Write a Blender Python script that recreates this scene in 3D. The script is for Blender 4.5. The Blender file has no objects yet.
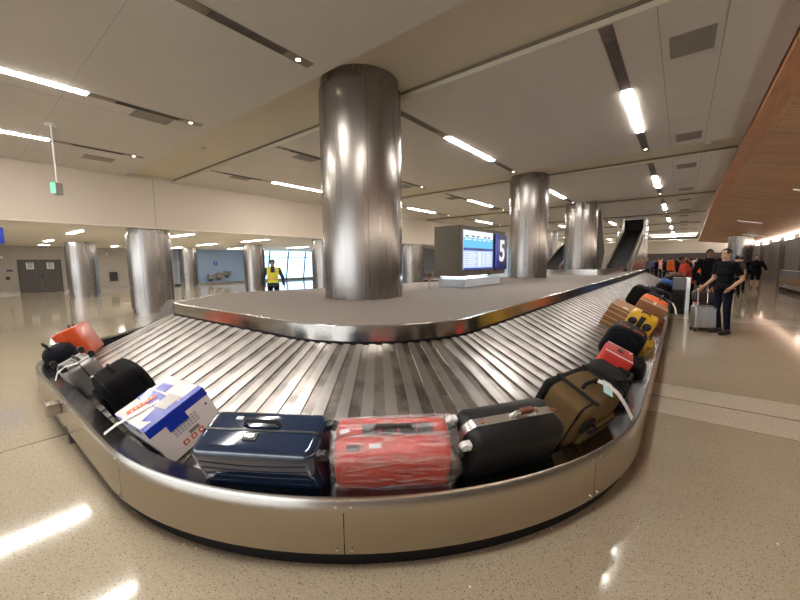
import bpy, bmesh, math, random
from mathutils import Vector, Matrix, Euler
random.seed(7)
PI = math.pi
C = bpy.context.scene.collection
sc = bpy.context.scene

# ------------------------------------------------------------------ camera
cam_d = bpy.data.cameras.new('camera')
cam = bpy.data.objects.new('camera', cam_d); C.objects.link(cam)
cam_d.sensor_width = 36.0; cam_d.lens = 357.0 * 36.0 / 800.0
cam_d.clip_start = 0.05; cam_d.clip_end = 300
_p, _y, _r = math.radians(5.95), math.radians(38.2), math.radians(-0.65)
cam.matrix_world = Matrix.Translation((0, 0, 1.55)) @ Euler((0, 0, _y)).to_matrix().to_4x4() @ \
    Euler((PI/2 - _p, 0, 0)).to_matrix().to_4x4() @ Euler((0, 0, _r)).to_matrix().to_4x4()
sc.camera = cam

# ------------------------------------------------------------------ world, light, exposure
w = bpy.data.worlds.new('world'); sc.world = w; w.use_nodes = True
w.node_tree.nodes['Background'].inputs[0].default_value = (0.62, 0.78, 1.0, 1)
w.node_tree.nodes['Background'].inputs[1].default_value = 1.6
TUBE = 62.0           # ceiling tubes
LOWTUBE = 60.0
sc.view_settings.view_transform = 'Standard'
sc.view_settings.look = 'None'
sc.view_settings.gamma = 1
sc.view_settings.exposure = 0.40

# ------------------------------------------------------------------ materials
MATS = {}
def nt(m): return m.node_tree.nodes, m.node_tree.links
def mat(name, col, rough=0.5, metal=0.0, spec=0.5, emit=None, es=0.0, var=0.0, vscale=8.0, bump=0.0, bscale=40.0,
        coat=0.0, aniso=0.0, alpha=1.0, trans=0.0, stretch=(1, 1, 1), rvar=0.0):
    if name in MATS: return MATS[name]
    m = bpy.data.materials.new(name); m.use_nodes = True
    N, L = nt(m); b = N['Principled BSDF']
    b.inputs['Base Color'].default_value = (*col, 1); b.inputs['Roughness'].default_value = rough
    b.inputs['Metallic'].default_value = metal; b.inputs['Specular IOR Level'].default_value = spec
    b.inputs['Coat Weight'].default_value = coat; b.inputs['Anisotropic'].default_value = aniso
    b.inputs['Alpha'].default_value = alpha; b.inputs['Transmission Weight'].default_value = trans
    if emit: b.inputs['Emission Color'].default_value = (*emit, 1); b.inputs['Emission Strength'].default_value = es
    tc = N.new('ShaderNodeTexCoord'); mp = N.new('ShaderNodeMapping'); mp.inputs['Scale'].default_value = stretch
    L.new(tc.outputs['Object'], mp.inputs['Vector'])
    nz = N.new('ShaderNodeTexNoise'); nz.inputs['Scale'].default_value = vscale; nz.inputs['Detail'].default_value = 4
    L.new(mp.outputs[0], nz.inputs['Vector'])
    if var > 0:
        r = N.new('ShaderNodeMapRange'); r.inputs[1].default_value = .3; r.inputs[2].default_value = .7
        r.inputs[3].default_value = 1 - var; r.inputs[4].default_value = 1 + var
        L.new(nz.outputs[0], r.inputs[0])
        mx = N.new('ShaderNodeVectorMath'); mx.operation = 'SCALE'; mx.inputs[0].default_value = col
        L.new(r.outputs[0], mx.inputs['Scale']); L.new(mx.outputs[0], b.inputs['Base Color'])
    if rvar > 0:
        r = N.new('ShaderNodeMapRange'); r.inputs[1].default_value = .3; r.inputs[2].default_value = .7
        r.inputs[3].default_value = max(.02, rough - rvar); r.inputs[4].default_value = rough + rvar
        L.new(nz.outputs[0], r.inputs[0]); L.new(r.outputs[0], b.inputs['Roughness'])
    if bump > 0:
        n2 = N.new('ShaderNodeTexNoise'); n2.inputs['Scale'].default_value = bscale; n2.inputs['Detail'].default_value = 3
        L.new(mp.outputs[0], n2.inputs['Vector'])
        bp = N.new('ShaderNodeBump'); bp.inputs['Strength'].default_value = bump; bp.inputs['Distance'].default_value = .01
        L.new(n2.outputs[0], bp.inputs['Height']); L.new(bp.outputs[0], b.inputs['Normal'])
    MATS[name] = m
    return m

def column_steel():
    m = mat('column steel', (.31, .285, .265), .27, 1.0, aniso=.72, var=.05, vscale=1.2, stretch=(4, 4, .10), rvar=.03, bump=.05, bscale=1.0)
    N, L = nt(m); b = N['Principled BSDF']
    tg = N.new('ShaderNodeTangent'); tg.direction_type = 'RADIAL'; tg.axis = 'Z'
    L.new(tg.outputs[0], b.inputs['Tangent'])
    return m
M_COL = column_steel()
M_STEEL = mat('brushed steel', (.56, .53, .49), .22, 1.0, var=.06, vscale=5, rvar=.05, stretch=(1, 1, 8))
M_RIM = mat('rim steel', (.43, .385, .315), .24, 1.0)
M_LEDGE = mat('ledge steel', (.17, .17, .18), .2, 1.0, var=.05, vscale=9, rvar=.04)
M_BAND = mat('island band steel', (.50, .48, .45), .19, 1.0, var=.04, vscale=6, rvar=.04)
M_BLACKR = mat('black rubber', (.006, .006, .0065), .5, spec=.3, bump=.15)
M_DECK = mat('deck covering', (.215, .18, .158), .8, var=.10, vscale=30, bump=.3, bscale=220)
M_CEIL = mat('ceiling panel paint', (.56, .525, .48), .75, var=.015, vscale=2)
M_CREAM = mat('cream paint', (.60, .525, .44), .7, var=.01, vscale=1)
M_CREAM2 = mat('cream band paint', (.55, .50, .39), .7)
M_LOW = mat('low ceiling paint', (.78, .74, .66), .6)
M_WALLB = mat('taupe wall tile', (.40, .35, .30), .5, var=.03, vscale=4)
M_DARK = mat('dark slot', (.03, .028, .026), .5)
M_BRONZE = mat('bronze slot cover', (.19, .155, .125), .35, .6)
M_VENT = mat('vent grey', (.27, .245, .22), .7)
M_TUBE = mat('tube light', (1, 1, 1), .5, emit=(1.0, .945, .88), es=TUBE*1.22)
M_LTUBE = mat('low tube light', (1, 1, 1), .5, emit=(1.0, .94, .86), es=LOWTUBE)
M_SPOT = mat('spot lamp', (1, 1, 1), .5, emit=(1.0, .82, .6), es=10)
M_WHITE = mat('white plastic', (.8, .8, .8), .35)
M_BLACKP = mat('black plastic', (.015, .015, .017), .35)
M_CHROME = mat('chrome', (.75, .75, .76), .12, 1.0)
M_DGREY = mat('door grey', (.10, .09, .085), .4, .3)
M_GLASSB = mat('blue sign face', (.01, .03, .35), .3, emit=(.01, .04, .5), es=.15)

def floor_mat():
    m = bpy.data.materials.new('terrazzo'); m.use_nodes = True
    N, L = nt(m); b = N['Principled BSDF']
    tc = N.new('ShaderNodeTexCoord'); sp = N.new('ShaderNodeSeparateXYZ'); L.new(tc.outputs['Object'], sp.inputs[0])
    def math_(op, a, c=None, clamp=False):
        n = N.new('ShaderNodeMath'); n.operation = op; n.use_clamp = clamp
        for i, v in enumerate((a, c)):
            if v is None: continue
            if isinstance(v, (int, float)): n.inputs[i].default_value = v
            else: L.new(v, n.inputs[i])
        return n.outputs[0]
    def mixc(f, a, c):
        n = N.new('ShaderNodeMix'); n.data_type = 'RGBA'; L.new(f, n.inputs[0])
        for i, v in ((6, a), (7, c)):
            if isinstance(v, tuple): n.inputs[i].default_value = (*v, 1)
            else: L.new(v, n.inputs[i])
        return n.outputs[2]
    ym = math_('PINGPONG', math_('ADD', sp.outputs[1], -4.93 + 75), 3.75)      # distance to the joint at 4.93 + 7.5 k
    band = math_('LESS_THAN', ym, .56)
    yl = math_('LESS_THAN', ym, .010)
    ye = math_('LESS_THAN', math_('ABSOLUTE', math_('SUBTRACT', ym, .56)), .005)
    xm = math_('PINGPONG', math_('ADD', sp.outputs[0], 4.42 + 60), 3.75)
    xl = math_('LESS_THAN', xm, .008)
    n0 = N.new('ShaderNodeTexNoise'); n0.inputs['Scale'].default_value = 1.3; n0.inputs['Detail'].default_value = 3; L.new(tc.outputs['Object'], n0.inputs['Vector'])
    n1 = N.new('ShaderNodeTexNoise'); n1.inputs['Scale'].default_value = 95; n1.inputs['Detail'].default_value = 4; n1.inputs['Roughness'].default_value = .8; L.new(tc.outputs['Object'], n1.inputs['Vector'])
    base = mixc(n0.outputs[0], (.405, .345, .25), (.47, .405, .30))
    base = mixc(band, base, (.60, .54, .43))
    sp1 = math_('MULTIPLY', math_('SUBTRACT', n1.outputs[0], .5), 1.5)
    f1 = math_('ADD', 1.0, sp1)
    vm = N.new('ShaderNodeVectorMath'); vm.operation = 'SCALE'; L.new(base, vm.inputs[0]); L.new(f1, vm.inputs['Scale'])
    v = N.new('ShaderNodeTexVoronoi'); v.inputs['Scale'].default_value = 78; L.new(tc.outputs['Object'], v.inputs['Vector'])
    sc_ = N.new('ShaderNodeSeparateColor'); L.new(v.outputs['Color'], sc_.inputs[0])
    darkchip = math_('MULTIPLY', math_('GREATER_THAN', sc_.outputs[0], .60), math_('LESS_THAN', v.outputs['Distance'], .30))
    c = mixc(math_('MULTIPLY', darkchip, .62), vm.outputs[0], (.06, .045, .03))
    lightchip = math_('MULTIPLY', math_('LESS_THAN', sc_.outputs[1], .10), math_('LESS_THAN', v.outputs['Distance'], .30))
    c = mixc(math_('MULTIPLY', lightchip, .3), c, (.75, .68, .55))
    v2 = N.new('ShaderNodeTexVoronoi'); v2.inputs['Scale'].default_value = 10; L.new(tc.outputs['Object'], v2.inputs['Vector'])
    s2 = N.new('ShaderNodeSeparateColor'); L.new(v2.outputs['Color'], s2.inputs[0])
    glint = math_('MULTIPLY', math_('GREATER_THAN', s2.outputs[0], .78), math_('LESS_THAN', v2.outputs['Distance'], .062))  # glints painted into the floor colour as white dots
    c = mixc(glint, c, (.95, .95, .95))
    c = mixc(ye, c, (.16, .12, .08))
    c = mixc(math_('MAXIMUM', yl, xl), c, (.05, .045, .04))
    L.new(c, b.inputs['Base Color'])
    b.inputs['Roughness'].default_value = .085
    b.inputs['Specular IOR Level'].default_value = .55
    return m
M_FLOOR = floor_mat()

def wood_mat():
    m = bpy.data.materials.new('wood planks'); m.use_nodes = True
    N, L = nt(m); b = N['Principled BSDF']
    tc = N.new('ShaderNodeTexCoord'); mp = N.new('ShaderNodeMapping'); L.new(tc.outputs['Object'], mp.inputs[0])
    br = N.new('ShaderNodeTexBrick'); L.new(mp.outputs[0], br.inputs['Vector'])
    br.inputs['Scale'].default_value = 1; br.inputs['Brick Width'].default_value = 1.3; br.inputs['Row Height'].default_value = .16
    br.inputs['Mortar Size'].default_value = .004; br.inputs['Mortar Smooth'].default_value = .1
    br.inputs['Color1'].default_value = (.56, .30, .15, 1); br.inputs['Color2'].default_value = (.43, .215, .10, 1)
    br.inputs['Mortar'].default_value = (.12, .05, .02, 1)
    nz = N.new('ShaderNodeTexNoise'); nz.inputs['Scale'].default_value = 2; nz.inputs['Detail'].default_value = 5
    m2 = N.new('ShaderNodeMapping'); m2.inputs['Scale'].default_value = (.8, 18, 1); L.new(tc.outputs['Object'], m2.inputs[0]); L.new(m2.outputs[0], nz.inputs['Vector'])
    r = N.new('ShaderNodeMapRange'); r.inputs[1].default_value = .25; r.inputs[2].default_value = .75; r.inputs[3].default_value = .75; r.inputs[4].default_value = 1.25
    L.new(nz.outputs[0], r.inputs[0])
    vm = N.new('ShaderNodeVectorMath'); vm.operation = 'SCALE'; L.new(br.outputs[0], vm.inputs[0]); L.new(r.outputs[0], vm.inputs['Scale'])
    L.new(vm.outputs[0], b.inputs['Base Color']); b.inputs['Roughness'].default_value = .38
    return m
M_WOOD = wood_mat()
M_WOODF = mat('wood fascia', (.46, .21, .09), .4, var=.2, vscale=2, stretch=(8, .8, 8))

def belt_mat(name, rough, metal_col, grime):
    m = bpy.data.materials.new(name); m.use_nodes = True
    N, L = nt(m); b = N['Principled BSDF']
    tc = N.new('ShaderNodeTexCoord')
    nz = N.new('ShaderNodeTexNoise'); nz.inputs['Scale'].default_value = 5; nz.inputs['Detail'].default_value = 5; L.new(tc.outputs['Object'], nz.inputs['Vector'])
    r = N.new('ShaderNodeMapRange'); r.inputs[1].default_value = .42; r.inputs[2].default_value = .62; r.inputs[3].default_value = 1.0; r.inputs[4].default_value = 1 - grime
    L.new(nz.outputs[0], r.inputs[0])
    vm = N.new('ShaderNodeVectorMath'); vm.operation = 'SCALE'; vm.inputs[0].default_value = metal_col; L.new(r.outputs[0], vm.inputs['Scale'])
    L.new(vm.outputs[0], b.inputs['Base Color']); b.inputs['Metallic'].default_value = 1.0; b.inputs['Roughness'].default_value = rough
    return m
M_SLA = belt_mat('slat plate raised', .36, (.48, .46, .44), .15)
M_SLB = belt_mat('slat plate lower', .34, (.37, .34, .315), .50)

# ------------------------------------------------------------------ helpers
def tag(o, label=None, cat=None, group=None, kind=None):
    if label: o['label'] = label
    if cat: o['category'] = cat
    if group: o['group'] = group
    if kind: o['kind'] = kind
    return o
def empty(name, loc=(0, 0, 0), rz=0.0, label=None, cat=None, group=None):
    o = bpy.data.objects.new(name, None); C.objects.link(o); o.empty_display_size = .1
    o.location = loc; o.rotation_euler = (0, 0, rz)
    return tag(o, label, cat, group)
def obj(name, bm, m, parent=None, smooth=None, kind=None):
    me = bpy.data.meshes.new(name); bmesh.ops.recalc_face_normals(bm, faces=bm.faces)
    bm.to_mesh(me); bm.free()
    for x in (m if isinstance(m, (list, tuple)) else [m]): me.materials.append(x)
    o = bpy.data.objects.new(name, me); C.objects.link(o)
    if smooth is not None:
        for p in me.polygons: p.use_smooth = True
        me.set_sharp_from_angle(angle=math.radians(smooth))
    if parent: o.parent = parent
    if kind: o['kind'] = kind
    return o
def pieces(name, bm, m, parent):
    """each loose piece of the mesh becomes a part of its own"""
    bm.verts.ensure_lookup_table(); seen = set()
    for v in list(bm.verts):
        if v in seen: continue
        comp = [v]; seen.add(v); st = [v]
        while st:
            for e in st.pop().link_edges:
                for q in e.verts:
                    if q not in seen: seen.add(q); comp.append(q); st.append(q)
        nb = bmesh.new(); mp = {q: nb.verts.new(q.co) for q in comp}
        for f in {f for q in comp for f in q.link_faces}:
            nf = nb.faces.new([mp[q] for q in f.verts]); nf.material_index = f.material_index
        obj(name, nb, m, parent)
    bm.free()
def B(): return bmesh.new()
def bx(bm, c, s, rot=None, bev=0.0, seg=2, mi=0):
    r = bmesh.ops.create_cube(bm, size=1.0); vs = r['verts']
    bmesh.ops.scale(bm, vec=s, verts=vs)
    if bev > 0:
        es = list({e for v in vs for e in v.link_edges})
        rr = bmesh.ops.bevel(bm, geom=es, offset=bev, segments=seg, profile=.5, affect='EDGES')
        vs = list({v for f in rr['faces'] for v in f.verts} | {v for v in vs if v.is_valid})
        done = set(vs); st = list(vs)
        while st:
            v = st.pop()
            for e in v.link_edges:
                o = e.other_vert(v)
                if o not in done: done.add(o); st.append(o)
        vs = list(done)
    if mi:
        for f in {f for v in vs for f in v.link_faces}: f.material_index = mi
    if rot: bmesh.ops.rotate(bm, cent=(0, 0, 0), matrix=Euler(rot).to_matrix(), verts=vs)
    bmesh.ops.translate(bm, vec=c, verts=vs)
    return vs
def box(bm, x0, x1, y0, y1, z0, z1, bev=0.0):
    return bx(bm, ((x0+x1)/2, (y0+y1)/2, (z0+z1)/2), (abs(x1-x0), abs(y1-y0), abs(z1-z0)), bev=bev)
def cyl(bm, a, b, r0, r1=None, n=16, cap=True):
    a, b = Vector(a), Vector(b); d = b - a
    q = d.to_track_quat('Z', 'Y').to_matrix().to_4x4()
    r = bmesh.ops.create_cone(bm, cap_ends=cap, segments=n, radius1=r0, radius2=r0 if r1 is None else r1, depth=d.length)
    bmesh.ops.transform(bm, matrix=Matrix.Translation((a + b) / 2) @ q, verts=r['verts'])
    return r['verts']
def sph(bm, c, r, s=(1, 1, 1), n=12, rot=None):
    v = bmesh.ops.create_uvsphere(bm, u_segments=n, v_segments=max(6, n*2//3), radius=r)['verts']
    bmesh.ops.scale(bm, vec=s, verts=v)
    if rot: bmesh.ops.rotate(bm, cent=(0, 0, 0), matrix=Euler(rot).to_matrix(), verts=v)
    bmesh.ops.translate(bm, vec=c, verts=v)
    return v
def tube(bm, pts, r, n=8, closed=False):
    pts = [Vector(p) for p in pts]; rings = []
    for i, p in enumerate(pts):
        if closed: d = pts[(i+1) % len(pts)] - pts[i-1]
        else: d = (pts[min(i+1, len(pts)-1)] - pts[max(i-1, 0)])
        q = d.to_track_quat('Z', 'Y')
        rings.append([bm.verts.new(p + q @ Vector((r*math.cos(2*PI*k/n), r*math.sin(2*PI*k/n), 0))) for k in range(n)])
    R = len(rings)
    for i in range(R if closed else R-1):
        a, b = rings[i], rings[(i+1) % R]
        for k in range(n): bm.faces.new((a[k], a[(k+1) % n], b[(k+1) % n], b[k]))
    if not closed: bm.faces.new(rings[0][::-1]); bm.faces.new(rings[-1])
def ribbon(bm, pts, wv, th=.002):
    """flat strap along pts, width vector wv"""
    pts = [Vector(p) for p in pts]; wv = Vector(wv); R = []
    for i, p in enumerate(pts):
        d = pts[min(i+1, len(pts)-1)] - pts[max(i-1, 0)]; nn = d.cross(wv).normalized() * th / 2
        R.append([bm.verts.new(p + wv/2 + nn), bm.verts.new(p - wv/2 + nn), bm.verts.new(p - wv/2 - nn), bm.verts.new(p + wv/2 - nn)])
    for a, b in zip(R, R[1:]):
        for k in range(4): bm.faces.new((a[k], a[(k+1) % 4], b[(k+1) % 4], b[k]))
    bm.faces.new(R[0][::-1]); bm.faces.new(R[-1])
def copy_tree(o, parent=None):
    c = o.copy(); C.objects.link(c)
    if parent: c.parent = parent
    for ch in list(o.children): copy_tree(ch, c)
    return c
def text_bm(s, size, bold=0.0, ext=.002):
    cu = bpy.data.curves.new('t', 'FONT'); cu.body = s; cu.size = size; cu.offset = bold; cu.extrude = ext
    cu.align_x = 'CENTER'; cu.align_y = 'CENTER'
    o = bpy.data.objects.new('t', cu); C.objects.link(o)
    dg = bpy.context.evaluated_depsgraph_get(); me = bpy.data.meshes.new_from_object(o.evaluated_get(dg))
    bpy.data.objects.remove(o); bm = bmesh.new(); bm.from_mesh(me); return bm

# ------------------------------------------------------------------ building shell
CZ = 4.25; BZ = 4.37; LZ = 2.75; SX = -13.35; WX = -30.0; RX = 5.05; YB = -14.0; YF = 62.0
bm = B(); box(bm, WX-1, 9, YB-1, YF+1, -.2, 0); obj('floor', bm, M_FLOOR, kind='structure')

bays = [4.97 + 7.5*k for k in range(-3, 8)]
bm = B()      # dropped panels and the recessed bands between them are one ceiling
box(bm, SX, 1.0, YB, YF, BZ, BZ+.15)
for y0 in bays:
    y1 = min(y0 + 6.13, YF)
    if y0 > 50: continue
    box(bm, SX, 0.93, max(y0, YB), y1, CZ, BZ-.001)
box(bm, .93, 9, YB, YF, BZ+.02, BZ+.15)
obj('ceiling', bm, M_CEIL, kind='structure')
bm = B()      # cream underside of the recessed bands and the cream step face
for y0 in bays:
    if y0 > 50: continue
    box(bm, SX, 0.95, y0-1.37, y0-.001, BZ-.012, BZ-.001)
    box(bm, SX, 0.93, y0-.018, y0-.002, CZ-.0, BZ-.012)
obj('trim_1', bm, M_CREAM2, kind='structure')
bm = B()      # hairline panel joints
for y0 in bays:
    if y0 > 30 or y0 < -4: continue
    for x in (-.36, .25): box(bm, x-.004, x+.004, y0, y0+6.1, CZ-.002, CZ)
    for x in (-8.0, -11.9): box(bm, x-.002, x+.002, y0, y0+6.1, CZ-.001, CZ)
    box(bm, SX, .9, y0+3.93, y0+3.934, CZ-.001, CZ)
obj('trim_2', bm, M_VENT, kind='structure')
bm = B()      # strip coloured dark as the shadow line above the cream step
for y0 in bays:
    if y0 < 50: box(bm, SX, .93, y0-.03, y0-.0185, BZ-.055, BZ-.0125)
obj('trim_7', bm, mat('painted shadow line', (.16, .13, .09), .7), kind='structure')
bm = B(); box(bm, SX-.001, SX+.002, 4.33, 4.345, LZ, CZ); obj('trim_8', bm, M_VENT, kind='structure')

bm = B(); box(bm, SX-.2, SX, YB, YF, LZ, BZ+.2); obj('wall_left_soffit', bm, M_CREAM, kind='structure')
bm = B(); box(bm, WX, SX-.2, YB, 30, LZ, LZ+.15)
box(bm, SX-.2, SX, YB, YF, LZ-.02, LZ)
obj('ceiling_low', bm, M_LOW, kind='structure')
bm = B()
box(bm, WX-.2, WX, YB, 16.6, 0, LZ+.3); box(bm, WX-.2, WX, 24.6, YF, 0, CZ)
box(bm, WX-.2, WX, 16.6, 24.6, 0, .12)
obj('wall_left', bm, M_WALLB, kind='structure')
bm = B(); box(bm, WX, WX+.03, YB, 16.4, 0, .14); obj('baseboard_left', bm, M_STEEL, kind='structure')
M_BLUELIT = mat('blue light wall tint', (.34, .46, .68), .4)
bm = B(); box(bm, WX+.001, WX+.04, 10.9, 16.4, .14, LZ); obj('wall_left_blue_lit', bm, M_BLUELIT, kind='structure')  # blue light on this stretch of wall is put into its colour
bm = B(); box(bm, WX, SX, 30, 30.2, 0, LZ+.2); obj('wall_left_return', bm, M_WALLB, kind='structure')
bm = B(); box(bm, WX, 9, YF, YF+.2, 0, BZ+.3); box(bm, -9, 3, 58, 58.2, 2.2, 4.25); obj('wall_far', bm, M_CREAM, kind='structure')
bm = B(); box(bm, -6, 5, 57.5, 57.9, 0, 2.35); obj('wall_far_opening_dark', bm, mat('far opening dark', (.055, .045, .038), .5), kind='structure')  # dark sheet standing in for the dim opening behind the crowd
bm = B(); box(bm, WX, 9, YB-.2, YB, 0, BZ+.3); obj('wall_back', bm, M_CREAM, kind='structure')
M_FILL_GLZ = mat('added fill glazing', (.8, .9, 1.0), .3, emit=(.88, .94, 1.0), es=3.2)
wb = empty('added_fill_window', (-9, YB, 0)); wb['kind'] = 'structure'  # unseen glowing glazing behind the camera, added as daylight fill
bm = B(); box(bm, -14, 12, .02, .06, .5, 3.9); obj('window_pane', bm, M_FILL_GLZ, wb)
bm = B()
for i in range(14): box(bm, -14.04+2*i, -13.96+2*i, .0, .12, .4, 4.0)
box(bm, -14.1, 12.1, .0, .12, .4, .5); box(bm, -14.1, 12.1, .0, .12, 3.9, 4.0)
obj('window_frame', bm, M_DGREY, wb)
# window on the far left
win = empty('window_1', (WX, 20.6, 0)); win['kind'] = 'structure'
M_PANE = mat('frosted pane', (.75, .88, 1.0), .3, emit=(.50, .76, 1.0), es=2.0)
M_MULL = mat('window mullion', (.12, .20, .27), .5)
bm = B(); box(bm, -.1, -.06, -4, 4, .12, LZ+.1); obj('window_pane', bm, M_PANE, win)
bm = B()
for y in (-3.95, -2.0, .0, 2.0, 3.95):
    bx(bm, (-.03, y, 1.45), (.06, .13, 2.9), rot=(math.radians(-8), 0, 0))
box(bm, -.05, 0, -4, 4, 2.18, 2.26); box(bm, -.05, 0, -4, 4, .1, .2)
obj('window_frame', bm, M_MULL, win)
# right wall
M_RW = mat('dark metal wall cladding', (.17, .145, .125), .42, .55, var=.18, vscale=1.2, stretch=(1, 1, .25))
bm = B()
y = -14
k = 0
while y < YF:
    d = (k % 3) * .16
    box(bm, RX - d + .0, RX + .5, y, y+3.6, 0, 2.66); box(bm, RX + .12, RX + .5, y+3.6, y+4.2, 0, 2.66)
    y += 4.2; k += 1
obj('wall_right', bm, M_RW, kind='structure')
M_CLER = mat('clerestory glass', (.9, .92, .95), .3, emit=(1.0, .93, .82), es=5.0)
bm = B(); box(bm, RX+.62, RX+.66, YB, YF, 2.66, 3.5); obj('window_2', bm, M_CLER, kind='structure')
bm = B()
y = YB
while y < YF: box(bm, RX+.30, RX+.5, y, y+.2, 2.66, 3.2); y += 4.2
obj('trim_3', bm, M_DGREY, kind='structure')
M_COVE = mat('cove lamp', (1, 1, 1), .5, emit=(1.0, .93, .84), es=10)
bm = B(); box(bm, RX+.06, RX+.20, YB, YF, 2.665, 2.69); obj('trim_6', bm, M_COVE, kind='structure')

# wood ceiling (a gently falling plane)
def wl(y):      # left edge of the wood ceiling: x, z
    t = max(0, min(1, (y-14)/36.0)); t = t*t*(3-2*t)
    return .95 + .22*t, 4.16 - .70*t
ys = [YB + i*(50-YB)/40 for i in range(41)]
bm = B(); rows = []
for y in ys:
    xl, zl = wl(y)
    row = []
    for j in range(9):
        t = j/8; x = xl + .26 + (RX + .28 - xl - .26)*t; z = zl - .05 + (2.98 - zl + .05)*(t**1.1)
        row.append((bm.verts.new((x, y, z)), bm.verts.new((x, y, z+.06))))
    rows.append(row)
for a, b in zip(rows, rows[1:]):
    for i in range(8):
        bm.faces.new((a[i][0], a[i+1][0], b[i+1][0], b[i][0])); bm.faces.new((a[i][1], b[i][1], b[i+1][1], a[i+1][1]))
    bm.faces.new((a[8][0], a[8][1], b[8][1], b[8][0])); bm.faces.new((a[0][0], b[0][0], b[0][1], a[0][1]))
for row in (rows[0], rows[-1]):
    for i in range(8): bm.faces.new((row[i][0], row[i][1], row[i+1][1], row[i+1][0]))
obj('ceiling_wood', bm, M_WOOD, kind='structure')
bm = B(); R_ = []
for y in ys:
    xl, zl = wl(y)
    R_.append([bm.verts.new(v) for v in ((xl, y, zl+.2), (xl, y, zl), (xl+.27, y, zl-.055), (xl+.27, y, zl+.2))])
for a, b in zip(R_, R_[1:]):
    for k in range(4): bm.faces.new((a[k], a[(k+1) % 4], b[(k+1) % 4], b[k]))
bm.faces.new(R_[0]); bm.faces.new(R_[-1][::-1])
obj('trim_4', bm, M_WOODF, kind='structure')
M_SLOT = mat('wood slot light', (.6, .6, .6), .5, emit=(1, .95, .88), es=.45)
bm = B()
for (y, t0, t1) in ((9.5, .28, .62), (16.9, .35, .8), (16.9, .85, 1), (27.5, .25, .5), (36, .5, .8)):
    xl, zl = wl(y)
    pt = lambda t: (xl + .26 + (RX + .28 - xl - .26)*t, zl - .05 + (2.98 - zl + .05)*(t**1.1))
    (xa, za), (xb, zb) = pt(t0), pt(t1)
    bx(bm, ((xa+xb)/2, y, (za+zb)/2 - .02), (math.hypot(xb-xa, zb-za), .035, .02), rot=(0, math.atan2(za-zb, xb-xa), 0))
obj('trim_5', bm, M_SLOT, kind='structure')

bm = B()
for y in (7.45, 10.4, 13.4, 19.6, 23, 31, 40):
    xl, zl = wl(y); pt = lambda t: (xl + .26 + (RX + .28 - xl - .26)*t, zl - .05 + (2.98 - zl + .05)*(t**1.1))
    for q in range(6):
        (xa, za), (xb, zb) = pt(q/6), pt((q+1)/6)
        bx(bm, ((xa+xb)/2, y, (za+zb)/2 - .0), (math.hypot(xb-xa, zb-za), .025, .012), rot=(0, math.atan2(za-zb, xb-xa), 0))
obj('trim_9', bm, M_VENT, kind='structure')
# ------------------------------------------------------------------ ceiling fixtures
LXS = (-.85, -4.15, -7.5, -10.8)
rowname = {-.85: 'row beside the wooden ceiling', -4.15: 'row in line with the deck columns', -7.5: 'row left of the deck columns', -10.8: 'row closest to the cream soffit'}
def ord_(k): return ['coffer nearest the camera', 'second coffer', 'third coffer', 'fourth coffer', 'fifth coffer', 'sixth coffer', 'seventh coffer', 'farthest coffer'][k]
lp = empty('ceiling_light')
wd = .15
for (a_, b_) in ((.02, 2.0), (4.4, 6.1)):
    bm = B(); box(bm, -wd/2, wd/2, a_, b_, -.006, .0); so_ = obj('slot_cover', bm, M_BRONZE, lp)
    for x in (-.045, -.015, .015, .045):
        bm = B(); box(bm, x-.005, x+.005, a_+.35, b_-.4, -.010, -.006); obj('air_slot', bm, M_DARK, so_)
bm = B(); box(bm, -.062, .062, 2.02, 4.38, -.012, .0); obj('diffuser', bm, M_TUBE, lp)
sp_ = B(); cyl(sp_, (0, 5.9, -.012), (0, 5.9, -.004), .03, n=16); obj('spotlight', sp_, M_SPOT, lp)
sp_ = B(); cyl(sp_, (0, .25, -.016), (0, .25, -.004), .04, n=16); obj('spotlight', sp_, M_BRONZE, lp)
first = True
for x in LXS:
    for k in range(-1, 7):
        o = lp if first else copy_tree(lp); first = False
        o.location = (x, 4.97 + 7.5*k - (.22 if k < 0 else 0), CZ)
        tag(o, 'recessed strip light, %s, %s' % (ord_(k+1), rowname[x]), 'ceiling light', 'strip lights in the panelled ceiling')
# return air grilles
vp = empty('ceiling_vent')
bm = B(); box(bm, -.225, .225, -.3, .3, -.006, .0); obj('grille', bm, M_VENT, vp)
bm = B()
for i in range(12): box(bm, -.21, .21, -.27+i*.05, -.262+i*.05, -.009, -.006)
obj('slats', bm, mat('vent slat', (.20, .18, .16), .7), vp)
first = True
spots = []
for k in range(0, 6): spots += [(-.05, 6.03+7.5*k-0.0, k, 'beside the wooden ceiling, nearer end of coffer'), (-.03, 10.4+7.5*k, k, 'beside the wooden ceiling, far end of coffer')]
spots += [(-7.75, 2.6, -1, 'left of the strip light'), (-11.7, 2.65, -1, 'left of the hanging sign row'), (-7.72, 6.0, 0, 'behind the near column'), (-11.0, 6.0, 0, 'by the soffit'),
          (-7.9, 10.4, 0, 'behind the near column, further'), (-4.6, 13.4, 1, 'beyond the second column'), (-7.8, 13.6, 1, 'over the flight screen'), (-7.8, 17.8, 1, 'past the flight screen')]
for (x, y, k, t) in spots:
    o = vp if first else copy_tree(vp); first = False
    o.location = (x, y, CZ)
    tag(o, 'flat grey ceiling grille %s, %s' % (t, {-1: 'nearest the camera', 0: 'first bay', 1: 'second bay', 2: 'third bay', 3: 'fourth bay', 4: 'fifth bay', 5: 'farthest bay'}[k]), 'vent', 'grey ceiling grilles')
fl = empty('far_ceiling_light')
bm = B(); box(bm, -2.0, 2.0, -.035, .035, -.02, 0); obj('diffuser', bm, mat('far tube', (1, 1, 1), .5, emit=(1, .93, .84), es=9), fl)
bm = B(); box(bm, -2.04, 2.04, -.09, .09, -.01, .005); obj('housing', bm, M_VENT, fl)
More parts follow.
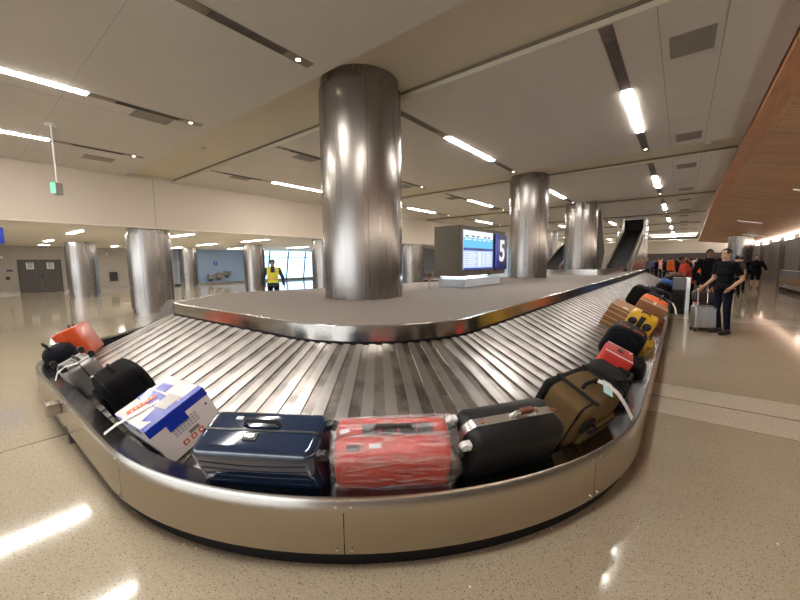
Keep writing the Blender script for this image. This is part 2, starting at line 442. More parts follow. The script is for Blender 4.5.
for i, (x, y, rz) in enumerate([(-.9, 46.5, 0), (-.9, 49.5, 0), (-.9, 52.5, 0), (-.3, 55.5, 1.5), (2.6, 55, 1.9)]):
    o = fl if i == 0 else copy_tree(fl); o.location = (x, y, CZ - (.06 if i < 3 else .35)); o.rotation_euler = (0, 0, rz)
    tag(o, 'long bright strip light at the far end of the hall, ' + ['nearest crosswise strip', 'middle crosswise strip', 'farthest crosswise strip', 'lengthwise strip at left', 'lengthwise strip at right'][i], 'ceiling light', 'strip lights at the far end')
bm = B(); box(bm, -9, 9, 54, YF, CZ-.34, CZ-.3); obj('ceiling_far', bm, M_LOW, kind='structure')
# smoke detectors
dp = empty('smoke_detector'); bm = B(); cyl(bm, (0, 0, -.012), (0, 0, 0), .07, n=20); cyl(bm, (0, 0, -.035), (0, 0, -.012), .045, .055, n=20)
obj('detector_body', bm, M_WHITE, dp); bm = B(); cyl(bm, (0, 0, -.04), (0, 0, -.035), .015, n=10); obj('sensor', bm, M_VENT, dp)
for i, (x, y, z, t) in enumerate([(-9.2, 4.1, BZ-.013, 'on the cream band left of the near column'), (.35, 11.7, BZ-.013, 'beside the wooden ceiling edge'),
                               (-17.5, 5.2, LZ, 'on the low ceiling over the left columns'), (-17.0, 8.5, LZ, 'on the low ceiling beyond the soffit'), (-1.6, 2.8, CZ, 'over the carousel corner')]):
    o = dp if i == 0 else copy_tree(dp); o.location = (x, y, z); tag(o, 'small round white smoke detector ' + t, 'smoke detector', 'ceiling detectors')
# low ceiling tubes
lt = empty('low_ceiling_light')
bm = B(); box(bm, -.09, .09, -1.17, 1.17, -.01, 0); obj('housing', bm, M_VENT, lt)
bm = B(); box(bm, -.075, .075, -1.15, 1.15, -.018, -.008); obj('diffuser', bm, M_LTUBE, lt)
for i, (x, y, rz) in enumerate([(-16.8, 2.95, PI/2), (-22.9, 3.08, PI/2), (-27.4, 3.5, .9), (-27, 6.5, PI/2), (-16, 6.03, PI/2), (-17, 9.8, PI/2), (-22, 9.66, PI/2), (-27, 9.9, PI/2), (-16.6, -4, PI/2), (-21.6, -4, PI/2), (-26, -5, PI/2), (-17, 16, PI/2), (-22, 16, PI/2), (-26, 13.5, PI/2)]):
    o = lt if i == 0 else copy_tree(lt); o.location = (x, y, LZ); o.rotation_euler = (0, 0, rz)
    o.scale = (1, [.75, .62, .25, .40, 1, 1, 1, .6, 1, 1, 1, 1, 1, 1][i], 1)
    tag(o, 'short white strip light on the low ceiling, ' + ['first beyond the soffit above the left column', 'near the grey double doors', 'last before the taupe wall', 'right of the left column', 'just beyond the soffit',
        'over the restroom aisle', 'second over the restroom aisle', 'third over the restroom aisle', 'left of blue sign, nearest the soffit', 'left of blue sign, middle one', 'left of blue sign, nearest the wall', 'near the window', 'between column and window', 'before the blue lit wall'][i], 'ceiling light', 'strip lights on the low ceiling')

# ------------------------------------------------------------------ columns
cp = {}
def column(x, y, z0, z1, r, label, boxy=True):
    root = empty('steel_column', (x, y, z0), 0, label, 'column', 'round steel clad columns')
    key = (round(z1-z0, 3), r)
    if key in cp:
        for ch in cp[key].children: c = ch.copy(); C.objects.link(c); c.parent = root
        return root
    h = z1 - z0; bm = B(); cyl(bm, (0, 0, .13), (0, 0, h-.16), r, n=72); obj('cladding', bm, M_COL, root, smooth=40)
    bm = B()
    cyl(bm, (0, 0, h-.17), (0, 0, h), r-.03, n=64); cyl(bm, (0, 0, 0), (0, 0, .14), r-(.004 if z0 > .5 else .05), n=64)
    pieces('collar', bm, M_COL, root)
    bm = B()
    for k in range(4):
        a = k*PI/2 + .9; d = Vector((math.cos(a), math.sin(a), 0))
        bx(bm, (d.x*r, d.y*r, h/2), (.003, .006, h-.34), rot=(0, 0, a))
    pieces('panel_seam', bm, M_DARK, root)
    cp[key] = root
    return root
IZ = 1.0
column(-4.17, 4.33, IZ, BZ-.012, .645, 'widest steel column rising from the deck nearest the camera')
column(-4.15, 12.35, IZ, BZ-.012, .63, 'steel column on the deck right of the blue number sign')
column(-3.95, 19.3, IZ, BZ-.012, .72, 'steel column left of the dark baggage chute')
column(-14.15, 4.35, 0, LZ-.02, .63, 'steel column on the floor at the left beneath the cream soffit')
column(-23.9, 4.35, 0, LZ, .62, 'steel column right of the grey double doors')
column(-20.7, 11.85, 0, LZ, .61, 'steel column left of the man in the yellow vest')
column(-14.15, 11.85, 0, LZ-.02, .60, 'slim visible sliver of steel column just left of the widest column')
column(-14.15, 19.35, 0, LZ-.02, .75, 'steel column between the widest column and the flight screen')
column(-28.3, 11.1, 0, LZ, .62, 'farthest left steel column, before the blue lit wall')
column(-4.15, 38, 0, CZ, .65, 'steel column right of the chute, nearest of the far row')
column(-4.0, 44, 0, CZ, .65, 'steel column in the far row left of the crowd, middle one')
column(-3.9, 51, 0, CZ, .65, 'steel column in the far row left of the crowd, farthest one')
column(3.38, 37, 0, 3.2, .70, 'pale steel column far behind the person in the black hoodie')
column(-8.8, 27, 0, BZ, .65, 'steel column far back seen between the second and third deck columns')
column(-9.6, 34.5, 0, BZ, .65, 'smallest steel column far back beside the chute rail')

# ------------------------------------------------------------------ carousel outline
poly = [((-5.85, 2.0), .45), ((-1.63, 2.0), 1.28), ((-1.63, 26.0), 1.0), ((-4.6, 26.0), .6), ((-4.6, 15.0), 2.0), ((-6.1, 5.8), 2.0), ((-7.0, 3.3), .5)]
def outline():
    n = len(poly); segs = []
    T = []
    for i in range(n):
        p = Vector(poly[i][0]); a = (Vector(poly[i-1][0]) - p).normalized(); b = (Vector(poly[(i+1) % n][0]) - p).normalized(); r = poly[i][1]
        ang = a.angle(b); d = r/math.tan(ang/2)
        cross = (-a).cross(b)  # >0 convex for ccw
        ctr = p + (a+b).normalized() * (r/math.sin(ang/2))
        T.append((p+a*d, p+b*d, ctr, r, 1 if cross > 0 else -1))
    for i in range(n):
        t0, t1, c, r, s = T[i]
        a0 = math.atan2(*(t0-c).yx); a1 = math.atan2(*(t1-c).yx)
        if s > 0:
            while a1 < a0: a1 += 2*PI
        else:
            while a1 > a0: a1 -= 2*PI
        segs.append(('arc', c, r, a0, a1, s))
        segs.append(('line', t1, T[(i+1) % n][0]))
    return segs
SEG = outline()
def sample(step, off):
    """points along the outline: (P, N outward) spaced step as measured at outward offset off"""
    out = []
    for sg in SEG:
        if sg[0] == 'arc':
            _, c, r, a0, a1, s = sg; ln = abs(a1-a0)*(r + s*off); n = max(2, round(ln/step))
            for k in range(n):
                a = a0 + (a1-a0)*k/n; d = Vector((math.cos(a), math.sin(a))); out.append((c + d*r, d*s))
        else:
            _, p, q = sg; d = q-p; n = max(1, round(d.length/step)); nn = Vector((d.y, -d.x)).normalized()
            for k in range(n): out.append((p + d*k/n, nn))
    return out
RO = 1.45            # rim outer offset
RIMZ = .40
LOWZ, LOWO = .205, 1.30
HIZ, HIO = .835, .02
SL = math.atan2(HIZ-LOWZ, LOWO-HIO)
def at_off(pn, o, z): return Vector((*(pn[0] + pn[1]*o), z))
def sweep(bm, prof, pts, mi=None, closed=True):
    rings = [[bm.verts.new(at_off(pn, o, z)) for (o, z) in prof] for pn in pts]
    n = len(rings); m = len(prof)
    for i in range(n if closed else n-1):
        a, b = rings[i], rings[(i+1) % n]
        for k in range(m):
            f = bm.faces.new((a[k], a[(k+1) % m], b[(k+1) % m], b[k]))
            if mi: f.material_index = mi[k]
    if not closed: bm.faces.new(rings[0][::-1]); bm.faces.new(rings[-1])
car = empty('baggage_carousel', (-4, 6, 0), 0, 'sloped steel plate baggage carousel with carpeted island, carrying all the luggage', 'baggage carousel')
def carobj(name, bm, m, smooth=None):
    bmesh.ops.translate(bm, vec=(4, -6, 0), verts=bm.verts); return obj(name, bm, m, car, smooth)
PTS = sample(.12, RO)
# deck
bm = B(); inner = sample(.15, 0)
vt = [bm.verts.new(at_off(p, -.03, IZ)) for p in inner]; vb = [bm.verts.new(at_off(p, -.03, IZ-.04)) for p in inner]
bm.faces.new(vt); bm.faces.new(vb[::-1])
for i in range(len(vt)): bm.faces.new((vt[i], vb[i], vb[(i+1) % len(vt)], vt[(i+1) % len(vt)]))
carobj('deck', bm, M_DECK)
bm = B(); sweep(bm, [(-.032, IZ-.01), (-.032, IZ+.004), (.0, IZ+.004), (.008, IZ-.002), (.008, .862), (-.032, .862)], inner); carobj('deck_band', bm, M_BAND, 25)
bm = B(); sweep(bm, [(-.08, .862), (.0, .862), (.0, .80), (-.08, .80)], inner); carobj('shadow_gap', bm, M_BLACKR)
bm = B(); sweep(bm, [(RO-.05, 0), (RO-.05, .115), (RO-.3, .115), (RO-.3, 0)], PTS); carobj('kick_plate', bm, M_BLACKR, 25)
# ledge with bevelled lip, inner black apron
bm = B(); sweep(bm, [(RO-.010, RIMZ), (RO-.125, RIMZ-.008), (RO-.125, RIMZ-.02), (RO-.012, RIMZ-.02)], PTS); carobj('ledge', bm, M_LEDGE, 50)
bm = B(); sweep(bm, [(RO-.126, RIMZ-.008), (RO-.118, RIMZ-.02), (RO-.112, .15), (LOWO-.03, .15), (LOWO-.03, .16), (RO-.135, .2)], PTS); carobj('apron', bm, M_BLACKR, 30)
bm = B(); sweep(bm, [(RO+.001, .322), (RO+.006, .325), (RO+.001, .385), (RO-.010, RIMZ), (RO-.013, RIMZ-.018), (RO-.004, .325)], PTS); carobj('lip_trim', bm, mat('lip steel', (.44, .41, .37), .25, 1.0, var=.03, vscale=6), 60)
# outer panels with screws
acc = 0; parts = []; cur = [PTS[0]]
L = []
for i in range(len(PTS)):
    a = at_off(PTS[i], RO, 0); b = at_off(PTS[(i+1) % len(PTS)], RO, 0); cur.append(PTS[(i+1) % len(PTS)]); acc += (b-a).length
    if acc > 1.45 or i == len(PTS)-1: parts.append(cur); cur = [PTS[(i+1) % len(PTS)]]; acc = 0
scr = B()
for seg in parts:
    if len(seg) < 2: continue
    s2 = list(seg)
    # small gap at the joint
    def lerp(p, q, t): return (p[0].lerp(q[0], t), p[1].lerp(q[1], t).normalized())
    s2[0] = lerp(s2[0], s2[1], .02); s2[-1] = lerp(s2[-1], s2[-2], .02)
    bm = B(); sweep(bm, [(RO, .10), (RO, .365), (RO-.012, .365), (RO-.012, .10)], s2, closed=False); carobj('rim_panel', bm, M_RIM, 20)
    for e, f in ((s2[0], s2[1]), (s2[-1], s2[-2])):
        q = lerp(e, f, .3)
        for z in (.125, .355):
            if z > .3: q = (q[0], q[1])
            c = at_off(q, RO, z)
            if c.y < 6 and c.x > -7: cyl(scr, c, c + Vector((*q[1], 0))*.006, .007, n=8)
bmesh.ops.translate(scr, vec=(4, -6, 0), verts=scr.verts); pieces('screw', scr, M_CHROME, car)
# belt of overlapping plates
mid = (LOWO+HIO)/2
bp_ = []
for sg_ in SEG:
    SEG_ = SEG; SEG = [sg_]; bp_ += sample(.085 if sg_[0] == 'arc' else .112, mid); SEG = SEG_
bm = B(); n = len(bp_)
if n % 2: bp_.pop(); n -= 1
ns = Vector((0, 0, 1))
def bpt(pn, o, h):
    t = (o-HIO)/(LOWO-HIO); z = HIZ + (LOWZ-HIZ)*t
    N3 = Vector((pn[1].x*math.sin(SL), pn[1].y*math.sin(SL), math.cos(SL)))
    return at_off(pn, o, z) + N3*h
offs = [HIO + (LOWO-HIO)*j/6 for j in range(7)]
def crescent(j): return .0
for i in range(n):
    a, b = bp_[i], bp_[(i+1) % n]
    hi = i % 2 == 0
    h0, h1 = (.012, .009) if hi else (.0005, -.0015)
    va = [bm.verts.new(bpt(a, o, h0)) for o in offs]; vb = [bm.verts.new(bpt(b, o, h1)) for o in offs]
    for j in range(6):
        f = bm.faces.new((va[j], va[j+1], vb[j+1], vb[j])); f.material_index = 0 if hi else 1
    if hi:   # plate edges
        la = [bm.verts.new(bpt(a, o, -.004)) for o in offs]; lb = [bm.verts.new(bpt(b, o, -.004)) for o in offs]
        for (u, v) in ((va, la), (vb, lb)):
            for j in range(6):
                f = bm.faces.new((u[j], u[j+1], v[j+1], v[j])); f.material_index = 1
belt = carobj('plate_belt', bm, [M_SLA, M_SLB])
# underside support
bm = B(); sweep(bm, [(HIO-.03, .80), (HIO-.03, .78), (LOWO+.0, .14), (LOWO+.0, .17)], PTS); carobj('belt_support', bm, M_BLACKR)
# ribbed return hood at the far left turn
bm = B(); R1 = []
for i in range(41):
    t = i/40; x = -8.35 + 1.75*t
    R1.append([])
    rr = .016*(1 if (i % 4) < 2 else 0); top = .40 + .47*math.sqrt(max(0, 1-(1-min(1, t/.22))**2)) 
    for j in range(9):
        s = j/8; yy = 2.42 + .30*s - rr; zz = .36 + (top-.36)*s
        R1[-1].append((bm.verts.new((x, yy, zz)), bm.verts.new((x, yy + .05, zz))))
for a, b in zip(R1, R1[1:]):
    for j in range(8):
        bm.faces.new((a[j][0], a[j+1][0], b[j+1][0], b[j][0])); bm.faces.new((a[j][1], b[j][1], b[j+1][1], a[j+1][1]))
    bm.faces.new((a[8][0], a[8][1], b[8][1], b[8][0])); bm.faces.new((a[0][0], b[0][0], b[0][1], a[0][1]))
for r_ in (R1[0], R1[-1]):
    for j in range(8): bm.faces.new((r_[j][0], r_[j][1], r_[j+1][1], r_[j+1][0]))
carobj('return_hood', bm, mat('hood steel', (.22, .215, .21), .4, .9))
# control box on the rim face
bm = B(); box(bm, -4.50, -4.37, .45, .548, .21, .32, bev=.008); carobj('stop_button_box', bm, M_STEEL)
bm = B(); box(bm, -4.22, -4.14, .55, .60, 0, .12); carobj('support_foot', bm, M_DGREY)
# steel guard wall on the deck around the chute
bm = B()
gp = [(-5.3, 15.0), (-2.5, 15.0)] + [(-2.5 + .35*math.sin(a), 15.35 - .35*math.cos(a)) for a in (.4, .8, 1.2, PI/2)] + [(-2.15, 20.2)]
gr = []
for i, (x, y) in enumerate(gp):
    gr.append([bm.verts.new((x, y, IZ)), bm.verts.new((x, y, 1.22)), bm.verts.new((x+(-.05 if x > -2.3 else 0), y+.05, 1.22)), bm.verts.new((x+(-.05 if x > -2.3 else 0), y+.05, IZ))])
for a, b in zip(gr, gr[1:]):
    for k in range(4): bm.faces.new((a[k], a[(k+1) % 4], b[(k+1) % 4], b[k]))
bm.faces.new(gr[0]); bm.faces.new(gr[-1][::-1])
o = obj('chute_guard', bm, M_STEEL, None, 30); tag(o, 'low curved steel guard wall standing on the deck before the baggage chutes', 'guard wall')

# ------------------------------------------------------------------ chutes
M_BELTB = mat('black conveyor belt', (.005, .005, .006), .6, spec=.15, bump=.2)
def chute(x0, x1, y0, label, closed):
    root = empty('baggage_chute', (x0, y0, 0), 0, label, 'baggage chute', 'inclined baggage chutes')
    w_ = x1-x0; ln = 9.0; rise = 3.05; a = math.atan2(rise, ln); D = math.hypot(ln, rise)
    z0 = 1.08
    bm = B(); bx(bm, (w_/2, ln/2, z0+rise/2-.05), (w_-.16, D, .08), rot=(a, 0, 0)); obj('belt', bm, M_BELTB, root)
    for s in (0, 1):
        bm = B(); x = .04 if s == 0 else w_-.04
        bx(bm, (x, ln/2, z0+rise/2+.05), (.10, D, .34), rot=(a, 0, 0)); obj('side_rail', bm, M_STEEL, root)
    bm = B(); bx(bm, (w_/2, ln/2, z0+rise/2-.2), (w_-.1, D, .10), rot=(a, 0, 0)); obj('underside', bm, M_STEEL, root)
    # dark opening box in the ceiling
    bm = B(); box(bm, 0, w_, 7.0, 9.6, 3.2, CZ-.002); obj('opening_hood', bm, M_BELTB, root)
    bm = B(); box(bm, -.12, 0, 6.6, 7.4, 3.0, CZ-.002); box(bm, w_, w_+.12, 6.6, 7.4, 2.9, CZ-.002); box(bm, -.12, w_+.12, 6.9, 7.05, 4.1, CZ-.002); obj('hood_frame', bm, M_STEEL, root)
    if closed:
        bm = B(); v = [(w_+.02, -.1, IZ), (w_+.02, 8.6, IZ), (w_+.02, 9.4, CZ-.01), (w_+.02, 7.2, CZ-.01), (w_+.02, 6.9, 3.2)]
        a_ = [bm.verts.new(p) for p in v]; b_ = [bm.verts.new((p[0]+.08, p[1], p[2])) for p in v]
        bm.faces.new(a_); bm.faces.new(b_[::-1])
        for i in range(5): bm.faces.new((a_[i], b_[i], b_[(i+1) % 5], a_[(i+1) % 5]))
        obj('side_cladding', bm, M_STEEL, root)
    return root
chute(-3.0, -2.0, 20.5, 'dark inclined baggage chute with steel rails rising into the ceiling right of the third column', True)
chute(-6.6, -5.6, 22.5, 'dark inclined baggage chute seen between the second and third deck columns', False)
# lens shaped steel screen beside the chute
M_TAUPE = mat('taupe metal', (.17, .15, .125), .4, .7)
root = empty('steel_screen', (-3.30, 20.2, IZ), PI/2, 'tall lens shaped dark steel screen with pale V frame beside the chute', 'screen')
bm = B(); h = CZ - IZ
pr_ = [(0, -.14, 0), (.0, .12, 0), (0, .26, h*.3), (0, .05, h*.92), (0, -.03, h*.92), (0, -.28, h*.3)]
a_ = [bm.verts.new(p) for p in pr_]; b_ = [bm.verts.new((p[0]-.06, p[1], p[2])) for p in pr_]
bm.faces.new(a_); bm.faces.new(b_[::-1])
for i in range(6): bm.faces.new((a_[i], b_[i], b_[(i+1) % 6], a_[(i+1) % 6]))
obj('screen_panel', bm, M_TAUPE, root)
bm = B(); tube(bm, [(.02, -.34, h*.05), (.02, -.03, h)], .04, 4); tube(bm, [(.02, .05, h), (.02, .34, h*.2)], .04, 4); obj('v_frame', bm, M_CREAM, root)

# ------------------------------------------------------------------ flight display totem
tot = empty('display_totem', (-3.69, 6.78, IZ), 0, 'steel display totem with flight screen and blue 5 panel, standing on the deck', 'display totem')
bm = B(); box(bm, -.66, 0, 0, 1.70, .24, 1.33, bev=.01); box(bm, -.60, -.03, 1.72, 2.5, .24, 1.33, bev=.01); obj('body', bm, mat('totem steel', (.115, .095, .068), .42, .6, var=.05, vscale=3), tot)
bm = B(); box(bm, -.62, .05, .12, 2.0, 0, .19, bev=.01); obj('lit_base', bm, mat('base glass', (.60, .66, .72), .25, .0), tot)
M_CLED = mat('cool led strip', (1, 1, 1), .5, emit=(.70, .88, 1.0), es=9)
bm = B(); box(bm, -.56, -.10, .12, 1.58, .228, .239); obj('light_strip', bm, M_CLED, tot)
def em(n, c, s): return mat(n, (.02, .02, .03), .3, emit=c, es=s*.56)
scr_ = B(); box(scr_, 0, .012, .10, 1.60, .38, 1.24); sco = obj('flight_screen', scr_, em('screen back', (.50, .62, .98), 1.5), tot)
def spart(name, y0, y1, z0, z1, m, d=.014): 
    bm = B(); box(bm, .012, d, y0, y1, z0, z1); return obj(name, bm, m, sco)
spart('header', .10, 1.60, 1.08, 1.24, em('screen white', (.85, .95, 1.0), 1.4))
spart('banner', .10, 1.60, .86, 1.08, em('screen cyan', (.10, .60, .95), 1.3))
spart('title_bar', .10, 1.60, .80, .86, em('screen navy', (.02, .10, .60), .8))
spart('footer_bar', .10, 1.60, .38, .42, em('screen navy', (.02, .10, .60), .8))
bm = B()
for r in range(7):
    z = .745 - r*.048
    box(bm, .013, .016, .14, .25, z, z+.022)
    box(bm, .013, .016, .30, .62 + .06*((r*5) % 3), z, z+.022); box(bm, .013, .016, .82, .94, z-.012, z+.034); box(bm, .013, .016, 1.02, 1.16, z, z+.022); box(bm, .013, .016, 1.24, 1.42+.04*(r % 3), z, z+.022)
for y in (.16, .30, .55, .8, 1.05, 1.3): box(bm, .014, .017, y, y+.16, 1.03, 1.055)
obj('text_rows', bm, em('screen white', (.85, .95, 1.0), 1.4), sco)
bm = B()
for y in (.62, .75, .88, .99): box(bm, .015, .018, y, y+.09, .815, .845)
for y in (.2, .48, .72, 1.1, 1.3): box(bm, .015, .018, y, y+.13, 1.10, 1.13)
obj('title_marks', bm, em('screen dark', (.02, .04, .12), .2), sco)
bm = B(); box(bm, 0, .02, 1.74, 2.5, .35, 1.24); npn = obj('number_panel', bm, mat('number blue', (.008, .014, .11), .25, emit=(.01, .03, .30), es=.08), tot)
bm = B(); box(bm, .02, .024, 1.74, 1.84, .42, 1.24); obj('side_stripe', bm, em('stripe blue', (.0, .03, .9), .7), npn)
bm = text_bm('5', .74, .018, .004); bmesh.ops.scale(bm, vec=(1.0, 1.0, 1), verts=bm.verts)
bmesh.ops.transform(bm, matrix=Matrix.Translation((.026, 2.16, .80)) @ Euler((PI/2, 0, PI/2)).to_matrix().to_4x4(), verts=bm.verts)
obj('numeral', bm, em('numeral white', (.95, .97, 1), 1.1), npn)
# beacon on the deck
bc = empty('warning_bollard', (-4.1, 6.2, IZ), 0, 'thin short bollard with orange top standing on the deck before the totem', 'bollard')
bm = B(); cyl(bm, (0, 0, 0), (0, 0, .17), .012); obj('post', bm, M_STEEL, bc)
bm = B(); cyl(bm, (0, 0, .17), (0, 0, .23), .022); obj('orange_band', bm, mat('orange', (.9, .22, .03), .4), bc)
bm = B(); cyl(bm, (0, 0, .23), (0, 0, .27), .02, .012); obj('cap', bm, M_BLACKP, bc)

# ------------------------------------------------------------------ left background: doors, signs, bins
for i, (y, nm) in enumerate([(3.12, 'door_1'), (3.98, 'door_2')]):
    d = empty(nm, (WX, y, 0)); d['kind'] = 'structure'
    bm = B(); box(bm, 0, .05, -.425, .425, 0.02, 1.90, bev=.005); obj('door_panel', bm, M_DGREY, d)
    bm = B(); box(bm, .05, .09, .32 if i == 0 else -.40, .40 if i == 0 else -.32, .92, 1.05); obj('door_handle', bm, M_CHROME, d)
    bm = B(); box(bm, .05, .056, -.15, .17, 1.42, 1.82); po = obj('poster', bm, M_WHITE, d)
    bm = B(); box(bm, .056, .06, -.12, .14, 1.75, 1.80)
    for k in range(5): box(bm, .056, .06, -.10, .12, 1.50+k*.045, 1.52+k*.045)
    obj('print', bm, M_DGREY, po)
    bm = B()
    box(bm, 0, .07, -.50 if i == 0 else .43, -.43 if i == 0 else .50, 0, 1.98); box(bm, 0, .07, -.43, .43, 1.90, 1.98); obj('door_frame', bm, M_DGREY, d)
def wallthing(nm, y, z, sy, sz, m, label, cat, parts=None, d=.08):
    r = empty(nm, (WX, y, z), 0, label, cat)
    bm = B(); box(bm, .04, .04+d, -sy/2, sy/2, -sz/2, sz/2, bev=.01); b0 = obj(parts or 'case', bm, m, r)
    return r, b0
r, b0 = wallthing('extinguisher_cabinet', 7.0, .85, .45, .62, M_DGREY, 'recessed steel extinguisher cabinet on the taupe wall between the left columns', 'cabinet')
bm = B(); box(bm, .12, .13, -.18, .18, -.28, .28); obj('cabinet_window', bm, M_DARK, r)
wallthing('wall_plaque', 2.3, 1.35, .25, .10, mat('plaque', (.05, .06, .12), .3), 'small dark plaque on the wall left of the grey doors', 'sign', 'plate', .02)
wallthing('call_box', 2.2, .93, .15, .16, M_DARK, 'small dark call box on the wall below the plaque', 'call box')
wallthing('wall_speaker', 2.05, 2.1, .10, .14, M_WHITE, 'small white speaker high on the taupe wall left of the doors', 'speaker')
wallthing('wall_sensor', 6.75, 2.35, .06, .16, M_WHITE, 'small white sensor high on the wall above the extinguisher cabinet', 'sensor')
r, b0 = wallthing('restroom_sign', 13.75, 1.65, .30, .30, M_GLASSB, 'round edged blue restroom sign on the blue lit wall', 'sign', 'sign_plate', .02)
bm = B(); sph(bm, (.07, 0, .08), .03, n=8); bx(bm, (.07, 0, -.02), (.01, .07, .12)); obj('figure', bm, M_WHITE, r)
for i, (y, z, t) in enumerate([(13.25, .62, 'left and lowest of three'), (13.9, .72, 'middle one of three'), (14.55, .86, 'right and highest of three')]):
    if i == 0:
        ft = empty('drinking_fountain', (WX, y, z))
        bm = B(); box(bm, .04, .5, -.22, .22, -.2, .2, bev=.03); obj('basin', bm, M_STEEL, ft)
        bm = B(); tube(bm, [(.15, 0, .2), (.15, 0, .28), (.25, 0, .3), (.28, 0, .26)], .015); obj('spout', bm, M_CHROME, ft)
        bm = B(); box(bm, .04, .3, -.12, .12, -.4, -.2); obj('under_box', bm, M_DGREY, ft); o = ft
    else: o = copy_tree(ft); o.location = (WX, y, z)
    tag(o, 'steel wall drinking fountain on the blue lit wall, ' + t, 'drinking fountain', 'drinking fountains')
# hanging exit sign and blue sign
hs = empty('hanging_exit_sign', (-9.6, 1.5, 0), math.radians(40), 'small grey boxed exit sign with green face hanging on a rod from the ceiling', 'sign')
bm = B(); cyl(bm, (0, 0, 3.16), (0, 0, CZ), .012); obj('rod', bm, M_WHITE, hs)
bm = B(); cyl(bm, (0, 0, CZ-.03), (0, 0, CZ), .09, n=20); obj('canopy_plate', bm, M_WHITE, hs)
bm = B(); box(bm, -.05, .05, -.09, .07, 2.94, 3.16, bev=.006); bd = obj('sign_box', bm, M_VENT, hs)
bm = B(); box(bm, -.045, .045, -.095, -.09, 2.95, 3.15); obj('green_face', bm, mat('green lit', (.2, .75, .4), .3, emit=(.15, .8, .4), es=.5), bd)
bs = empty('hanging_blue_sign', (-13.6, .6, 0), 0, 'blue hanging sign cut by the left edge of the photo below the soffit', 'sign')
bm = B(); box(bm, -.04, .04, -.6, .42, 2.15, 2.55); sgn = obj('sign_panel', bm, M_GLASSB, bs)
bm = B(); box(bm, .04, .046, .30, .33, 2.2, 2.42); box(bm, .04, .046, .12, .30, 2.28, 2.32); obj('pictogram', bm, M_WHITE, sgn)
bm = B(); cyl(bm, (0, .1, 2.55), (0, .1, LZ), .012); cyl(bm, (0, -.3, 2.55), (0, -.3, LZ), .012); obj('hanger', bm, M_VENT, bs)
# pedestal by the carousel
pd = empty('steel_pedestal', (.03, 12.9, 0), 0, 'steel pedestal with dark front and bright edge post beside the red shirt man', 'pedestal')
bm = B(); box(bm, -.20, .10, -.10, .50, 0, 1.04, bev=.01); obj('case', bm, mat('pedestal steel', (.13, .12, .115), .38, .7), pd)
bm = B(); box(bm, .10, .20, -.12, .52, 0, 1.06, bev=.008); obj('edge_post', bm, M_STEEL, pd)
bm = B(); box(bm, -.22, .08, -.115, -.10, 0.02, .70, bev=.004); obj('rubber_bumper', bm, M_BLACKR, pd)

# ------------------------------------------------------------------ luggage carts
def cart():
    r = empty('luggage_cart')
    fr = mat('cart metal', (.42, .42, .43), .3, .9)
    bm = B(); tube(bm, [(-.28, -.45, .2), (-.22, .5, .22), (.22, .5, .22), (.28, -.45, .2)], .018, closed=True); 
    for x in (-.14, 0, .14): tube(bm, [(x, -.45, .2), (x*.8, .5, .22)], .012)
    obj('platform', bm, fr, r)
    bm = B(); tube(bm, [(-.28, -.42, .2), (-.28, -.5, 1.0), (.28, -.5, 1.0), (.28, -.42, .2)], .018); 
    for x in (-.14, 0, .14): tube(bm, [(x, -.44, .3), (x, -.49, .95)], .01)
    obj('back_frame', bm, fr, r)
    bm = B(); tube(bm, [(-.3, -.62, 1.02), (.3, -.62, 1.02)], .028); tube(bm, [(-.28, -.5, 1.0), (-.3, -.62, 1.02)], .018); tube(bm, [(.28, -.5, 1.0), (.3, -.62, 1.02)], .018); obj('handle', bm, M_CHROME, r)
    bm = B(); box(bm, -.27, .27, -.49, -.465, .42, .68); obj('board', bm, mat('cart board', (.18, .10, .04), .5), r)
    for x, y in ((-.24, -.38), (.24, -.38), (-.18, .42), (.18, .42)):
        bm = B(); cyl(bm, (x-.02, y, .09), (x+.02, y, .09), .09); obj('wheel', bm, M_BLACKP, r)
        bm = B(); box(bm, x-.03, x+.03, y-.03, y+.03, .15, .21); obj('caster', bm, M_DGREY, r)
    return r
ct = cart(); k = 0
for (x, y, rz) in [(4.0+.0*i, 20.3 + .68*i, PI/2*0+1.35) for i in range(8)]:
    o = ct if k == 0 else copy_tree(ct); o.location = (4.3, y, 0); o.rotation_euler = (0, 0, -PI/2+.1)
    tag(o, 'steel luggage cart nested in the row before the dark wall at right', 'luggage cart', 'luggage carts by the dark wall'); k += 1
for i in range(8):
    o = copy_tree(ct); o.location = (-17.6 + .68*i, 24.0, 0); o.rotation_euler = (0, 0, 0)
    tag(o, 'luggage cart in the distant row left of the flight screen', 'luggage cart', 'distant luggage carts')

# ------------------------------------------------------------------ people
def remesh(bm, vox, smooth=3):
    me = bpy.data.meshes.new('tmp'); bm.to_mesh(me); bm.free(); o = bpy.data.objects.new('tmp', me); C.objects.link(o)
    md = o.modifiers.new('r', 'REMESH'); md.mode = 'VOXEL'; md.voxel_size = vox
    m2 = o.modifiers.new('s', 'SMOOTH'); m2.iterations = smooth; m2.factor = .5
    dg = bpy.context.evaluated_depsgraph_get(); r = bpy.data.meshes.new_from_object(o.evaluated_get(dg))
    bpy.data.objects.remove(o); return r
def capsule(bm, a, b, r0, r1, n=14):
    cyl(bm, a, b, r0, r1, n); sph(bm, a, r0, n=n); sph(bm, b, r1, n=n)
SKIN = mat('skin', (.55, .32, .21), .5); SKIND = mat('skin darker', (.20, .10, .06), .5)
HAIR = mat('black hair', (.012, .009, .008), .5)
def default_pose():
    return dict(hip=.93, thighL=(.10, 0, 0), lean=0.0, headyaw=0.0, headpitch=0.0,
        kneeL=(.11, -.02, .50), kneeR=(-.11, -.02, .50), ankL=(.12, .02, .08), ankR=(-.12, .02, .08),
        elbL=(.27, .02, 1.12), elbR=(-.27, .02, 1.12), wrL=(.29, -.06, .87), wrR=(-.29, -.06, .87))
